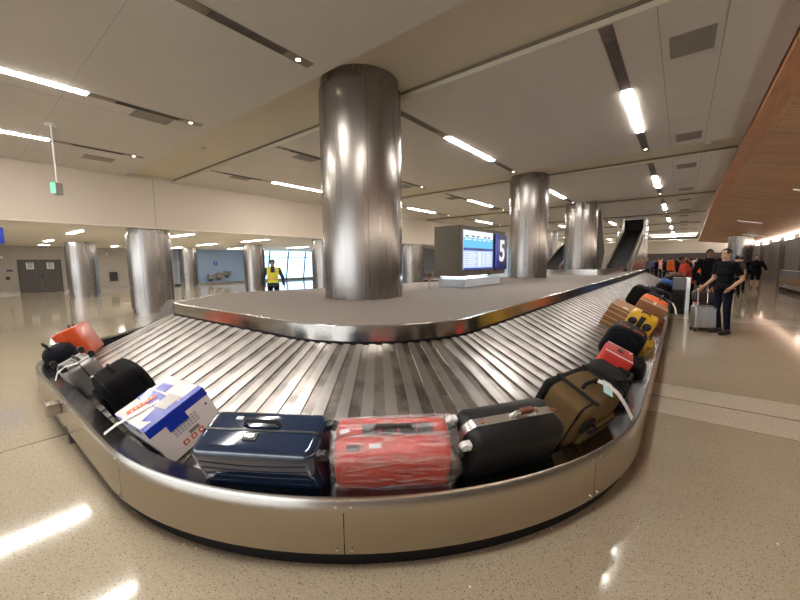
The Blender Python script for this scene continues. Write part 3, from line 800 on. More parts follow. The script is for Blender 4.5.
def person(label, loc, rz, hgt=1.75, pose=None, sleeve=1.0, shirt=None, pants=None, shoes=None, skin=SKIN, bulk=1.0, vox=.02, shorts=False, group=None, hat=None, fingers=True):
    P = default_pose(); P.update(pose or {})
    s = hgt/1.75
    root = empty('person', loc, rz, label, 'person', group)
    V = Vector; ln = P['lean']
    def L_(x, y, z):   # lean the upper body forward about the hip
        v = V((x, y, z - P['hip'])); v = Matrix.Rotation(ln, 3, 'X') @ v; return v + V((0, 0, P['hip']))
    segs = []   # (a, b, r0, r1, tag)
    sh = {sd: L_(.19*bulk**.5*q, 0, 1.43) for sd, q in (('L', 1), ('R', -1))}
    for sd, q in (('L', 1), ('R', -1)):
        hipj = V((.095*q*bulk**.5, 0, P['hip']-.02)); kn = V(P['knee'+sd]); an = V(P['ank'+sd])
        el = V(P['elb'+sd]); wr = V(P['wr'+sd])
        segs += [(hipj, kn, .088*bulk, .060*bulk, 'thigh'), (kn, an, .058*bulk, .042, 'shin'),
                 (an + V((0, .02, -.03)), an + V((0.01*q, -.15, -.045)), .042, .034, 'foot'),
                 (sh[sd], el, .054*bulk, .042*bulk, 'uarm'), (el, wr, .041*bulk, .028, 'farm')]
    head = L_(0, -.015, 1.64 + max(0, bulk-1.1)*.25)
    bm = B()
    for a, b, r0, r1, t in segs: capsule(bm, a, b, r0, r1)
    for (z, rx, ry, hz, y) in ((.96, .155, .115, .13, 0), (1.12, .145, .10, .15, 0), (1.28, .165, .115, .16, .0), (1.39, .175, .095, .10, 0)):
        sph(bm, L_(0, y, z), 1.0, (rx*bulk, ry*bulk, hz), n=18, rot=(ln, 0, 0))
    capsule(bm, L_(0, 0, 1.42), L_(0, -.01, 1.56), .062*bulk**.5, .055)
    # head
    Rh = Euler((P['headpitch'] + ln*.5, 0, P['headyaw'])).to_matrix()
    def H(x, y, z): return head + Rh @ V((x, y, z))
    e = Euler((P['headpitch'] + ln*.5, 0, P['headyaw']))
    sph(bm, H(0, .01, .025), 1, (.076, .095, .088), n=16, rot=e); sph(bm, H(0, -.018, -.04), 1, (.058, .068, .072), n=14, rot=e)
    capsule(bm, H(0, -.088, .01), H(0, -.106, -.025), .009, .014, 8)
    for q in (1, -1): sph(bm, H(.078*q, .01, -.005), 1, (.012, .02, .03), n=8, rot=e)
    # hands: palm + thumb + four fingers, slightly curled
    hands = []
    for sd, q in (('L', 1), ('R', -1)):
        el = V(P['elb'+sd]); wr = V(P['wr'+sd]); d = (wr-el).normalized()
        side = V((0, -1, 0)) - d*d.dot(V((0, -1, 0))); side.normalize(); inn = d.cross(side).normalized()*q*-1
        pc = wr + d*.05; M3 = Matrix((inn, side, d)).transposed()
        vs = sph(bm, (0, 0, 0), 1, (.017, .042, .055), n=12); bmesh.ops.transform(bm, matrix=Matrix.Translation(pc) @ M3.to_4x4(), verts=vs)
        if fingers:
            for k, fl in enumerate((.068, .078, .072, .056)):
                b0 = pc + side*(.028 - k*.019) + d*.035
                b1 = b0 + d*fl*.5 + inn*.008; b2 = b1 + d*fl*.38 + inn*.024
                capsule(bm, b0, b1, .0095, .009, 8); capsule(bm, b1, b2, .009, .0075, 8)
            b0 = pc + side*.034 - d*.03; b1 = b0 + side*.028 + d*.028 + inn*.01; capsule(bm, b0, b1, .012, .010, 8); capsule(bm, b1, b1 + d*.03 + inn*.01, .010, .008, 8)
    me = remesh(bm, vox, 3 if vox > .015 else 2)
    for p in me.polygons: p.use_smooth = True
    me.materials.append(skin)
    # clothing shells taken from the body surface
    torso = [(L_(0, 0, 1.0), L_(0, 0, 1.42), .15*bulk, .15*bulk, 'torso')]
    neck = [(L_(0, 0, 1.50), head, .09, .10, 'head')]
    allseg = segs + torso + neck
    def cls(v):
        best = None; bd = 1e9
        for a, b, r0, r1, t in allseg:
            ab = b-a; u = max(-.3 if t == 'foot' else 0, min(1, (v-a).dot(ab)/ab.length_squared)); d = (v-(a+ab*u)).length - (r0+(r1-r0)*u)
            if d < bd: bd = d; best = (t, u)
        return best
    tags = [cls(v.co) for v in me.vertices]
    hp = P['hip']
    def keep(kind, i):
        t, u = tags[i]; z = me.vertices[i].co.z
        if kind == 'shirt': return (t == 'torso' and True) or (t == 'thigh' and z > hp-.07) or (t == 'uarm' and u <= sleeve) or (t == 'farm' and sleeve >= 1 and u < .93)
        if kind == 'trousers': return (t == 'thigh') or (t == 'shin' and (u < .95 if not shorts else u < .08)) or (t == 'torso' and z < hp+.08)
        if kind == 'shoes': return t == 'foot' or (t == 'shin' and u > .96)
    def shell(kind, m, off):
        bm = B(); bm.from_mesh(me)
        bm.verts.ensure_lookup_table(); bm.normal_update()
        kv = [keep(kind, i) for i in range(len(bm.verts))]
        dl = [f for f in bm.faces if sum(kv[v.index] for v in f.verts) < 3]
        bmesh.ops.delete(bm, geom=dl, context='FACES')
        if not bm.faces: bm.free(); return
        bm.normal_update()
        for v in bm.verts: v.co += v.normal*off
        o = obj(kind, bm, m, root)
        for p in o.data.polygons: p.use_smooth = True
        md = o.modifiers.new('t', 'SOLIDIFY'); md.thickness = .006; md.offset = -1
        o.scale = (s, s, s)
    o = bpy.data.objects.new('body', me); C.objects.link(o); o.parent = root; o.scale = (s, s, s)
    shell('trousers', pants, .010); shell('shirt', shirt, .018); shell('shoes', shoes or M_BLACKP, .012)
    bm = B(); sph(bm, H(0, .018, .035), 1, (.085, .100, .088), n=18, rot=e)
    inv = Rh.transposed()
    dl = [f for f in bm.faces if ((inv @ (f.calc_center_median()-head)).y < -.055 and (inv @ (f.calc_center_median()-head)).z < .075) or (inv @ (f.calc_center_median()-head)).z < -.035 or ((inv @ (f.calc_center_median()-head)).z < .02 and (inv @ (f.calc_center_median()-head)).y < .0)]
    bmesh.ops.delete(bm, geom=dl, context='FACES')
    ho = obj('hat' if hat else 'hair', bm, hat or HAIR, root); ho.scale = (s, s, s)
    for p in ho.data.polygons: p.use_smooth = True
    md = ho.modifiers.new('t', 'SOLIDIFY'); md.thickness = .012; md.offset = -1
    if vox < .016:
        for q in (1, -1):
            bm = B(); sph(bm, H(.03*q, -.078, .012), .0085, n=8); eo = obj('eye', bm, M_BLACKP, root); eo.scale = (s, s, s)
            bm = B(); bx(bm, H(.03*q, -.084, .032), (.03, .006, .006), rot=e); eo = obj('eyebrow', bm, HAIR, root); eo.scale = (s, s, s)
        bm = B(); bx(bm, H(0, -.083, -.055), (.04, .006, .007), rot=e); eo = obj('mouth', bm, mat('lips', (.35, .12, .09), .5), root); eo.scale = (s, s, s)
    return root
BLK = mat('black cloth', (.0045, .0045, .006), .85, spec=.15); NAVY = mat('navy denim', (.006, .009, .022), .8, spec=.15, var=.15, vscale=20)
RED = mat('red cloth', (.52, .035, .012), .7); VEST = mat('hi vis yellow', (.70, .80, .03), .5, emit=(.5, .6, .0), es=.0); GREYC = mat('grey cloth', (.06, .065, .075), .8)
face = math.radians
# main man: local -Y is his front; he faces the carousel (left) and a little to the camera
pm = dict(elbR=(-.225, -.02, 1.14), wrR=(-.20, -.25, .98), elbL=(.235, .14, 1.14), wrL=(.18, -.06, .95), headyaw=.15,
          ankL=(.13, .0, .08), ankR=(-.10, .05, .08), kneeL=(.12, -.03, .50))
m1 = person('man in black polo shirt and dark jeans holding the silver trolley case handle', (.72, 9.96, 0), face(-48), 1.76, pm, sleeve=.72, shirt=BLK, pants=NAVY, vox=.011, bulk=.92)
bm = B(); tube(bm, [(.205+.036*math.cos(a), -.02+.03*math.sin(a), .96) for a in [i*PI/4 for i in range(8)]], .009, 6, closed=True); obj('wristwatch', bm, M_CHROME, m1)
pm = dict(lean=.35, headpitch=.5, elbL=(.25, -.22, 1.12), wrL=(.10, -.46, 1.18), elbR=(-.25, -.2, 1.12), wrR=(-.12, -.46, 1.10))
m2 = person('man in red shirt with bowed head standing beside the steel pedestal', (.23, 13.9, 0), face(-75), 1.70, pm, sleeve=.8, shirt=RED, pants=NAVY, vox=.015, skin=SKIND)
bm = B(); box(bm, .08, .16, -.168, -.16, 1.30, 1.36); 
obj('sleeve_badge', bm, M_WHITE, m2)
m3 = person('man in dark puffy jacket standing behind the black polo man', (.62, 13.6, 0), face(10), 1.83, dict(elbR=(-.30, .05, 1.15), elbL=(.3, .02, 1.15)), shirt=BLK, pants=mat('blue jeans', (.015, .022, .045), .8, spec=.2), vox=.018, skin=SKIND, bulk=1.02)
m4 = person('heavy set person in black hoodie and black shorts walking along the dark wall', (3.1, 26.6, 0), face(-6), 1.68, dict(elbL=(.36, .0, 1.15), wrL=(.44, -.08, .95), elbR=(-.36, .0, 1.15), wrR=(-.46, -.05, .95), kneeL=(.11, -.08, .5), ankR=(-.10, .12, .10)), shirt=BLK, pants=BLK, shorts=True, vox=.018, bulk=1.35, skin=SKIN)
m5 = person('guard in yellow safety vest and cap walking behind the carousel deck', (-10.35, 6.54, 0), face(58), 1.70, dict(kneeL=(.11, -.1, .5), elbL=(.31, .03, 1.14), wrL=(.34, .0, .88), elbR=(-.31, .03, 1.14), wrR=(-.34, .0, .88)), shirt=mat('navy uniform', (.015, .02, .05), .7), pants=BLK, vox=.018, skin=SKIND, hat=mat('cap black', (.01, .01, .015), .6))
# safety vest as clothing
src = [c for c in m5.children if c.name.startswith('shirt')][0]
bm = B(); bm.from_mesh(src.data)
bmesh.ops.delete(bm, geom=[v for v in bm.verts if abs(v.co.x) > .20 or v.co.z < .97 or (abs(v.co.x) < .05 and v.co.z > 1.33 and v.co.y < 0)], context='VERTS')
bm.normal_update()
for v in bm.verts: v.co += v.normal*.012
vo = obj('safety_vest', bm, VEST, m5); vo.scale = src.scale; vo.modifiers.new('t', 'SOLIDIFY').thickness = .006
for p in vo.data.polygons: p.use_smooth = True
bm = B()
for q in (1, -1): bx(bm, (q*.09, -.152, 1.22), (.035, .012, .36), rot=(math.radians(-4), 0, 0))
bx(bm, (0, -.158, 1.08), (.30, .014, .04)); pieces('reflective_tape', bm, mat('tape silver', (.75, .35, .15), .3), m5)
m6 = person('person in grey shirt seen from behind, right of the black polo man', (1.72, 19.5, 0), face(185), 1.68, None, sleeve=.8, shirt=GREYC, pants=BLK, vox=.022)
m7 = person('slim person in black beyond the grey shirted person', (2.15, 22.5, 0), face(170), 1.66, None, shirt=BLK, pants=BLK, vox=.022)
# crowd around the far end
cols = [BLK, mat('crowd red', (.5, .03, .02), .7), mat('crowd orange', (.85, .16, .02), .7), GREYC, mat('crowd pink', (.65, .3, .28), .7), mat('crowd white', (.6, .6, .58), .7), mat('crowd blue', (.03, .07, .25), .7)]
protos = []
desc = ['black', 'red', 'orange', 'grey', 'pale pink', 'white', 'blue']
place = [(-4.2, 33.5, 0), (-3.5, 34.5, 0), (-3.0, 33.0, 6), (-2.6, 35, 1), (-2.1, 34, 3), (-1.6, 36, 0), (-1.25, 33.5, 4), (-.9, 30.5, 0), (-.55, 28.5, 2), (-.2, 33, 0), (.1, 37, 3), (.35, 31, 0),
         (.45, 26.5, 4), (.75, 25.5, 2), (.9, 32, 0), (1.1, 28.5, 6), (1.35, 33, 0), (.35, 24.2, 0), (1.0, 38, 5), (-3.9, 37, 1)]
made = {}
spotw = ['leftmost by the far columns', 'second from the far columns', 'third from the far columns', 'fourth from the far columns', 'mid way in the far crowd', 'behind the far end of the belt', 'beyond the belt end', 'waiting at the belt end',
 'waiting close to the pedestal', 'far back in the middle', 'farthest middle', 'left of the puffy jacket man', 'behind the red shirt man', 'right behind the red shirt man', 'over the shoulder of the puffy jacket man',
 'near the black polo man', 'far back near the pale column', 'beside the belt past the pedestal', 'farthest right', 'beside the far column']
for i, (x, y, c) in enumerate(place):
    hh = 1.62 + .16*random.random(); rz = random.uniform(-2.5, 2.5)
    lab = 'distant standing traveller in %s top, %s' % (desc[c], spotw[i])
    if c not in made:
        r = person(lab, (x, y, 0), rz, 1.72, dict(elbL=(.25, -.08, 1.15), wrL=(.2, -.28, 1.1)) if c % 2 else None, shirt=cols[c], pants=NAVY if c % 2 else BLK, vox=.03, skin=SKIN if c % 3 else SKIND, group='distant travellers', fingers=True)
        made[c] = r
    else:
        r = copy_tree(made[c]); r.location = (x, y, 0); r.rotation_euler = (0, 0, rz); r.scale = (hh/1.72,)*3; tag(r, lab)

rr_ = random.Random(12)
for i in range(22):
    c = rr_.choice([0, 0, 1, 3, 0, 6, 4, 2]); c = c if c in made else 0
    r = copy_tree(made[c]); r.location = (-2.6 + .24*i, 41 + (i*5 % 13), 0); r.rotation_euler = (0, 0, rr_.uniform(-3, 3)); r.scale = (rr_.uniform(.93, 1.06),)*3
    tag(r, 'tiny far traveller in %s top in the packed crowd before the far wall' % desc[c], group='packed far crowd in %s tops' % desc[c])

# ------------------------------------------------------------------ luggage
def frame_at(px, py, off=0.0, rot=0.0, lift=0.0, tip=0.0):
    """matrix on the belt: X along travel, Y up the slope, Z the belt normal; origin off metres up from the apron"""
    best = None; bd = 1e9; t = Vector((px, py))
    for pn in sample(.03, RO):
        q = pn[0] + pn[1]*RO; d = (q-t).length
        if d < bd: bd = d; best = pn
    N2 = best[1]; T = Vector((-N2.y, N2.x, 0)); U = Vector((-N2.x*math.cos(SL), -N2.y*math.cos(SL), math.sin(SL))); Z = T.cross(U)
    o = bpt(best, LOWO - off*math.cos(SL), .013 + lift)
    M = Matrix((T, U, Z)).transposed().to_4x4(); M.translation = o
    return M @ Matrix.Rotation(rot, 4, 'Z') @ Matrix.Rotation(tip, 4, 'X')
def lug(name, label, M, cat='suitcase', group='luggage on the carousel'):
    e = empty(name, (0, 0, 0), 0, label, cat, group); e.matrix_world = M; return e
def wheel(bm, c, ax='x', r=.025, w=.018):
    d = Vector((w/2, 0, 0)) if ax == 'x' else Vector((0, w/2, 0)) if ax == 'y' else Vector((0, 0, w/2)); cyl(bm, Vector(c)-d, Vector(c)+d, r, n=16)
def hardcase(e, L, T, W, m, seam=M_BLACKP, rad=.05, wheel_end=1, wm=M_BLACKP, ribs=0, handle_top=True, seamw=.012):
    """case standing on its long side: x length, y thickness, z height; wheels at +x end if wheel_end=1"""
    bm = B()
    for q in (-1, 1): bx(bm, (0, T/2 + q*(T/4), W/2), (L, T/2 - .004, W), bev=0)
    bm.free(); bm = B(); bx(bm, (0, T/2, W/2), (L, T, W), bev=rad, seg=5)
    sh = obj('shell', bm, m, e, 40)
    if ribs:
        for side in (0, 1):
            bm = B()
            for i in range(ribs):
                t = (i+.5)/ribs; z = W*(.10+.8*t)
                y = -.001 if side == 0 else T+.001
                pts = [(L*(-.42 + .84*k/12), y, z + .05*math.sin(k/12*PI)*(.5-t)) for k in range(13)]
                tube(bm, pts, .0035, 6)
            obj('rib', bm, m, sh)
    bm = B()
    rr = rad; y = T/2; hw, hh = L/2+.001, W/2+.001; pts = []
    for cx, cz, a0 in ((hw-rr, W/2+hh-rr, 0), (-hw+rr, W/2+hh-rr, PI/2), (-hw+rr, W/2-hh+rr, PI), (hw-rr, W/2-hh+rr, 1.5*PI)):
        for k in range(7): a = a0 + k*PI/12; pts.append((cx+rr*math.cos(a), y, cz+rr*math.sin(a)))
    n = len(pts)
    R = [[bm.verts.new((p[0], y-seamw/2, p[2])), bm.verts.new((p[0], y+seamw/2, p[2]))] for p in pts]
    R2 = [[bm.verts.new((p[0]*1.006, y-seamw/2, W/2+(p[2]-W/2)*1.012)), bm.verts.new((p[0]*1.006, y+seamw/2, W/2+(p[2]-W/2)*1.012))] for p in pts]
    for i in range(n):
        j = (i+1) % n
        bm.faces.new((R2[i][0], R2[i][1], R2[j][1], R2[j][0])); bm.faces.new((R[i][0], R2[i][0], R2[j][0], R[j][0])); bm.faces.new((R[i][1], R[j][1], R2[j][1], R2[i][1]))
    obj('zip_seam', bm, seam, e, 30)
    if handle_top:
        bm = B(); tube(bm, [(-.10, T*.62, W), (-.085, T*.62, W+.03), (.085, T*.62, W+.03), (.10, T*.62, W)], .011, 8); obj('side_handle', bm, M_BLACKP, e, 40)
    if wheel_end:
        for (yy, zz) in ((.055, W-.05), (T-.055, W-.05), (.055, .05), (T-.055, .05)):
            bm = B(); x = wheel_end*(L/2)
            bx(bm, (x+wheel_end*.008, yy, zz), (.03, .045, .045), bev=.01); wheel(bm, (x+wheel_end*.030, yy, zz), 'y', .026, .03)
            obj('wheel', bm, wm, e, 40)
    return sh
# 6 navy case
NAVYG = mat('glossy navy shell', (.006, .022, .062), .10, coat=.8, spec=.7)
e = lug('suitcase', 'glossy navy blue hard suitcase with black handle at the front of the carousel', frame_at(-1.63, .81, .02, .04))
hardcase(e, .68, .29, .44, NAVYG, rad=.055, wheel_end=1, ribs=7)
bm = B(); bx(bm, (-.03, .105, .443), (.075, .05, .012), bev=.004); lk = obj('combination_lock', bm, M_BLACKP, e); bm = B(); bx(bm, (-.03, .105, .450), (.05, .02, .004)); obj('lock_dial', bm, M_CHROME, lk)
bm = B(); bx(bm, (-.15, .22, .4415), (.04, .02, .002)); bx(bm, (.14, -.0015, .05), (.05, .002, .018)); pieces('sticker', bm, mat('pale sticker', (.6, .62, .65), .4), e)
# 7 red wrapped case
REDS = mat('red shell', (.60, .03, .014), .35)
e = lug('suitcase', 'red suitcase wrapped in clear plastic film at the front of the carousel', frame_at(-1.04, 1.24, .03, -.03))
hardcase(e, .60, .27, .42, REDS, seam=mat('dark red seam', (.25, .02, .02), .5), rad=.05, wheel_end=1)
bm = B()
for (x, y) in ((-.12, .17), (-.02, .17), (.08, .17), (.17, .17)): bx(bm, (x, y, .422), (.085, .07, .006), bev=.002)
bx(bm, (-.2, .06, .422), (.07, .03, .006)); bx(bm, (-.05, -.002, .05), (.12, .006, .05)); pieces('black_fitting', bm, M_BLACKP, e)
bm = B(); bx(bm, (-.25, .16, .423), (.05, .025, .004), rot=(0, 0, .4)); bx(bm, (-.09, .07, .423), (.06, .025, .004), rot=(0, 0, .1)); pieces('white_label', bm, M_WHITE, e)
def film_mat():
    m = bpy.data.materials.new('clear film'); m.use_nodes = True; N, L = nt(m)
    out = N['Material Output']; N.remove(N['Principled BSDF'])
    tr = N.new('ShaderNodeBsdfTransparent'); tr.inputs[0].default_value = (.93, .93, .95, 1); gl = N.new('ShaderNodeBsdfGlossy'); gl.inputs[0].default_value = (.9, .9, .92, 1); gl.inputs['Roughness'].default_value = .12
    df = N.new('ShaderNodeBsdfDiffuse'); df.inputs[0].default_value = (.7, .68, .68, 1)
    tc = N.new('ShaderNodeTexCoord'); mp = N.new('ShaderNodeMapping'); mp.inputs['Scale'].default_value = (2, 9, 9); mp.inputs['Rotation'].default_value = (0, .2, .15); L.new(tc.outputs['Object'], mp.inputs[0])
    nz = N.new('ShaderNodeTexNoise'); nz.inputs['Scale'].default_value = 3; nz.inputs['Detail'].default_value = 6; nz.inputs['Distortion'].default_value = 1.2; L.new(mp.outputs[0], nz.inputs['Vector'])
    bp = N.new('ShaderNodeBump'); bp.inputs['Strength'].default_value = 1.0; bp.inputs['Distance'].default_value = .03; L.new(nz.outputs[0], bp.inputs['Height']); L.new(bp.outputs[0], gl.inputs['Normal'])
    r = N.new('ShaderNodeValToRGB'); r.color_ramp.elements[0].position = .47; r.color_ramp.elements[0].color = (.0, .0, .0, 1); r.color_ramp.elements[1].position = .66; r.color_ramp.elements[1].color = (.36, .36, .36, 1)
    L.new(nz.outputs[0], r.inputs[0])
    m1 = N.new('ShaderNodeMixShader'); L.new(r.outputs[0], m1.inputs[0]); L.new(tr.outputs[0], m1.inputs[1]); L.new(df.outputs[0], m1.inputs[2])
    m2 = N.new('ShaderNodeMixShader'); m2.inputs[0].default_value = .14; L.new(m1.outputs[0], m2.inputs[1]); L.new(gl.outputs[0], m2.inputs[2]); L.new(m2.outputs[0], out.inputs[0])
    return m
M_FILM = film_mat()
bm = B(); bx(bm, (.01, .135, .215), (.67, .30, .445), bev=.06, seg=6)
bmesh.ops.subdivide_edges(bm, edges=bm.edges[:], cuts=2, use_grid_fill=True)
rng = random.Random(3)
for v in bm.verts:
    k = .007*math.sin(v.co.x*38+v.co.z*21)+.006*math.sin(v.co.z*55+v.co.y*30); v.co += Vector((k*.5, -k if v.co.y < .13 else k, k))
    if v.co.x > .3: v.co.x += .02*math.sin(v.co.z*30)
obj('plastic_wrap', bm, M_FILM, e, 80)
# 8 black case with silver frame
BLKS = mat('black textured shell', (.008, .0075, .008), .48, spec=.3, bump=.2, bscale=300)
ALU = mat('aluminium frame', (.72, .71, .70), .25, .9)
e = lug('suitcase', 'black hard suitcase with silver frame and white wheels at the front curve of the carousel', frame_at(-.635, 1.86, .04, .0))
hardcase(e, .62, .28, .44, BLKS, seam=ALU, rad=.075, wheel_end=-1, wm=M_WHITE, handle_top=False, seamw=.05)
bm = B()
tube(bm, [(-.02, .14, .436), (.0, .135, .475), (.14, .135, .475), (.16, .14, .436)], .012, 8); h_ = obj('handle', bm, ALU, e, 40); h_['label'] = 'silver handle with brown grip'
BRN = mat('brown leather', (.16, .05, .02), .5)
bm = B(); bx(bm, (.07, .135, .478), (.085, .03, .03), bev=.006); obj('grip', bm, BRN, h_)
for x, wd_, rr in ((-.24, .10, .5), (.27, .05, 0)):
    bm = B(); bx(bm, (x, .14, .437 if x > 0 else .427), (wd_, .02, .008), rot=(0, -rr if x < 0 else 0, 0)); obj('latch', bm, BRN, e)
bm = B(); bx(bm, (.07, .14, .438), (.06, .035, .01), bev=.003); obj('lock', bm, M_CHROME, e)
bm = B(); bx(bm, (.08, -.003, .16), (.06, .004, .012)); obj('badge', bm, M_WHITE, e)
# soft case builder
def softcase(e, L, T, W, m, m2, rad=.04, pocket=True, wheels=0, bulge=.02):
    bm = B(); bx(bm, (0, T/2, W/2), (L, T, W), bev=rad, seg=4); bmesh.ops.subdivide_edges(bm, edges=[e_ for e_ in bm.edges if e_.calc_length() > .15], cuts=4, use_grid_fill=True)
    for v in bm.verts:
        u = 1-(2*v.co.x/L)**2; w_ = 1-(2*v.co.z/W-1)**2; v.co.y += (-1 if v.co.y < T/2 else 1)*bulge*max(0, u)*max(0, w_)
        v.co.z += .6*bulge*max(0, u)*(1 if v.co.z > W*.9 else 0)
    b = obj('body', bm, m, e, 50)
    for yy in (.035, T-.035):
        bm = B(); pts = []
        for cx, cz, a0 in ((L/2-rad, W-rad, 0), (-L/2+rad, W-rad, PI/2), (-L/2+rad, rad, PI), (L/2-rad, rad, 1.5*PI)):
            for k in range(5): a = a0+k*PI/8; pts.append((cx+(rad+.002)*math.cos(a), yy, cz+(rad+.002)*math.sin(a)))
        tube(bm, pts, .007, 6, closed=True); obj('piping', bm, m2, e, 60)
    if pocket:
        bm = B(); bx(bm, (-.02, -.012-bulge*.5, W*.42), (L*.7, .04, W*.55), bev=.018, seg=3); pk = obj('pocket', bm, m, e, 50)
        bm = B(); tube(bm, [(-L*.34, -.034-bulge*.5, W*.6), (L*.31, -.034-bulge*.5, W*.6)], .005, 6); obj('zip', bm, m2, pk)
    bm = B(); tube(bm, [(-.09, T/2, W+bulge*.4), (-.075, T/2, W+.035+bulge*.4), (.075, T/2, W+.035+bulge*.4), (.09, T/2, W+bulge*.4)], .012, 8); obj('handle', bm, m2, e, 50)
    if wheels:
        for yy in (.05, T-.05):
            bm = B(); x = wheels*L/2; bx(bm, (x, yy, .05), (.05, .05, .06), bev=.01); wheel(bm, (x+wheels*.03, yy, .035), 'y', .03, .025); obj('wheel', bm, M_BLACKP, e, 40)
def bagtag(e, p, d, m, ln=.16, nm='luggage_tag'):
    bm = B(); p = Vector(p); d = Vector(d)
    ribbon(bm, [p, p+d*.3*ln+Vector((0, -.01, .02)), p+d*.7*ln+Vector((0, -.02, .01)), p+d*ln+Vector((0, -.03, -.02))], (.045, 0, .0) if abs(d.x) < .7 else (0, .045, 0), .002); return obj(nm, bm, m, e)
# 9 olive soft case
OLV = mat('olive brown fabric', (.135, .085, .036), .85, spec=.2, var=.12, vscale=6, bump=.3, bscale=350); DKF = mat('dark fabric trim', (.009, .009, .011), .8, spec=.2)
e = lug('suitcase', 'olive brown soft suitcase with black trim and white airline tag at the right curve', frame_at(-.39, 2.60, .10, .0))
softcase(e, .56, .30, .42, OLV, DKF, rad=.045, bulge=.02)
bm = B(); bx(bm, (0, .29, .21), (.585, .05, .44), bev=.02); obj('back_panel', bm, DKF, e)
bm = B(); bx(bm, (-.17, .15, .449), (.03, .30, .006)); bx(bm, (.17, .15, .449), (.03, .30, .006)); pieces('strap', bm, DKF, e)
bm = B(); bx(bm, (-.20, -.02, .30), (.13, .02, .09), bev=.01); tube(bm, [(-.25, -.03, .30), (-.24, -.06, .30), (-.16, -.06, .30), (-.15, -.03, .30)], .011, 8); obj('front_handle', bm, DKF, e)
bm = B(); ribbon(bm, [(0, .12, .50), (.03, .06, .50), (.05, .0, .485), (.07, -.07, .44), (.08, -.14, .385)], (.05, .01, 0), .002); tgo = obj('airline_tag', bm, M_WHITE, e); tgo['label'] = 'white paper airline tag'
bm = B(); bx(bm, (.0, .05, .496), (.16, .06, .003), rot=(.15, 0, .5)); obj('address_tag', bm, mat('pale blue card', (.45, .72, .75), .5), e)
# 5 white box
BOXW = mat('white carton', (.74, .70, .70), .6); TAPE = mat('blue tape', (.010, .035, .42), .25, coat=.5); BTXT = mat('printed blue', (.02, .05, .4), .5); RSY = mat('red print', (.7, .12, .06), .5)
e = lug('cardboard_box', 'white cardboard box with blue tape and an orange fragile sticker', frame_at(-2.76, .50, .10, .0, tip=.0), 'box')
L, T, W = .50, .40, .31; X1 = L/2
bm = B(); bx(bm, (0, T/2, W/2), (L, T, W), bev=.006); cb = obj('carton', bm, BOXW, e)
bm = B(); bx(bm, (X1+.001, T/2, W-.03), (.003, T+.002, .058)); bx(bm, (X1-.03, T/2, W+.001), (.06, T+.002, .003)); bx(bm, (X1+.0015, T*.42, W-.085), (.003, .13, .06))
bx(bm, (.0, T/2, W+.0012), (L, .10, .003)); bx(bm, (-.05, -.001, W-.03), (L*.8, .003, .05)); obj('blue_tape', bm, TAPE, e)
bm = B(); bx(bm, (.14, .13, W+.0015), (.12, .14, .003), rot=(0, 0, .3)); bx(bm, (-.12, .30, W+.0018), (.14, .07, .003), rot=(0, 0, .1)); pieces('tape_patch', bm, TAPE, e)
bm = B(); bx(bm, (.10, .22, W+.003), (.15, .12, .003), rot=(0, 0, .1)); obj('clear_tape', bm, mat('shiny tape', (.62, .60, .58), .12, coat=1), e)
bm = B(); bx(bm, (-.10, .13, W+.004), (.045, .19, .003), rot=(0, 0, -.25)); fs = obj('fragile_sticker', bm, mat('orange red sticker', (.85, .16, .06), .4), e)
bm = B()
for k in range(6): bx(bm, (-.10-.0185*(k-2.5)*-.0 - .006*0, .13+.026*(k-2.5), W+.0062), (.022, .008, .001), rot=(0, 0, -.25))
obj('sticker_print', bm, M_WHITE, fs)
bm = B(); ribbon(bm, [(.02, .20, W+.007), (-.03, .06, W+.007), (-.07, -.04, W+.007), (-.09, -.12, W-.005)], (.034, -.012, 0), .002); obj('airline_tag', bm, M_WHITE, e)
bm = B()
for j, z in enumerate((.205, .185, .165, .145)):
    for k in range(8): bx(bm, (X1+.0015, .12+k*.022, z), (.002, .015, .009))
obj('printed_lines', bm, mat('grey print', (.30, .32, .36), .6), e)
for k in range(3):
    bm = B(); y = .14+k*.055
    bx(bm, (X1+.0015, y, .065), (.002, .036, .036)); bx(bm, (X1+.003, y, .065), (.002, .018, .018), rot=(.78 if k == 1 else 0, 0, 0), mi=1); obj('handling_symbol', bm, [RSY, BOXW], e)
bm = B(); bx(bm, (X1+.0012, .22, .105), (.003, .07, .026), bev=.001); obj('hand_hole', bm, mat('hand hole shade', (.22, .2, .19), .8), e)
bm = B(); sph(bm, (X1+.001, .36, .20), .008, n=8); obj('hole_mark', bm, M_DARK, e)
# 4 black soft case
BLKF = mat('black fabric', (.004, .004, .0045), .85, spec=.15, bump=.3, bscale=350)
e = lug('suitcase', 'black soft suitcase with a small white label left of the white box', frame_at(-3.72, .50, .15, -.05))
softcase(e, .50, .30, .36, BLKF, DKF, rad=.07, bulge=.03, wheels=0)
bm = B(); bx(bm, (-.12, .02, .372), (.03, .022, .004)); obj('white_label', bm, M_WHITE, e)
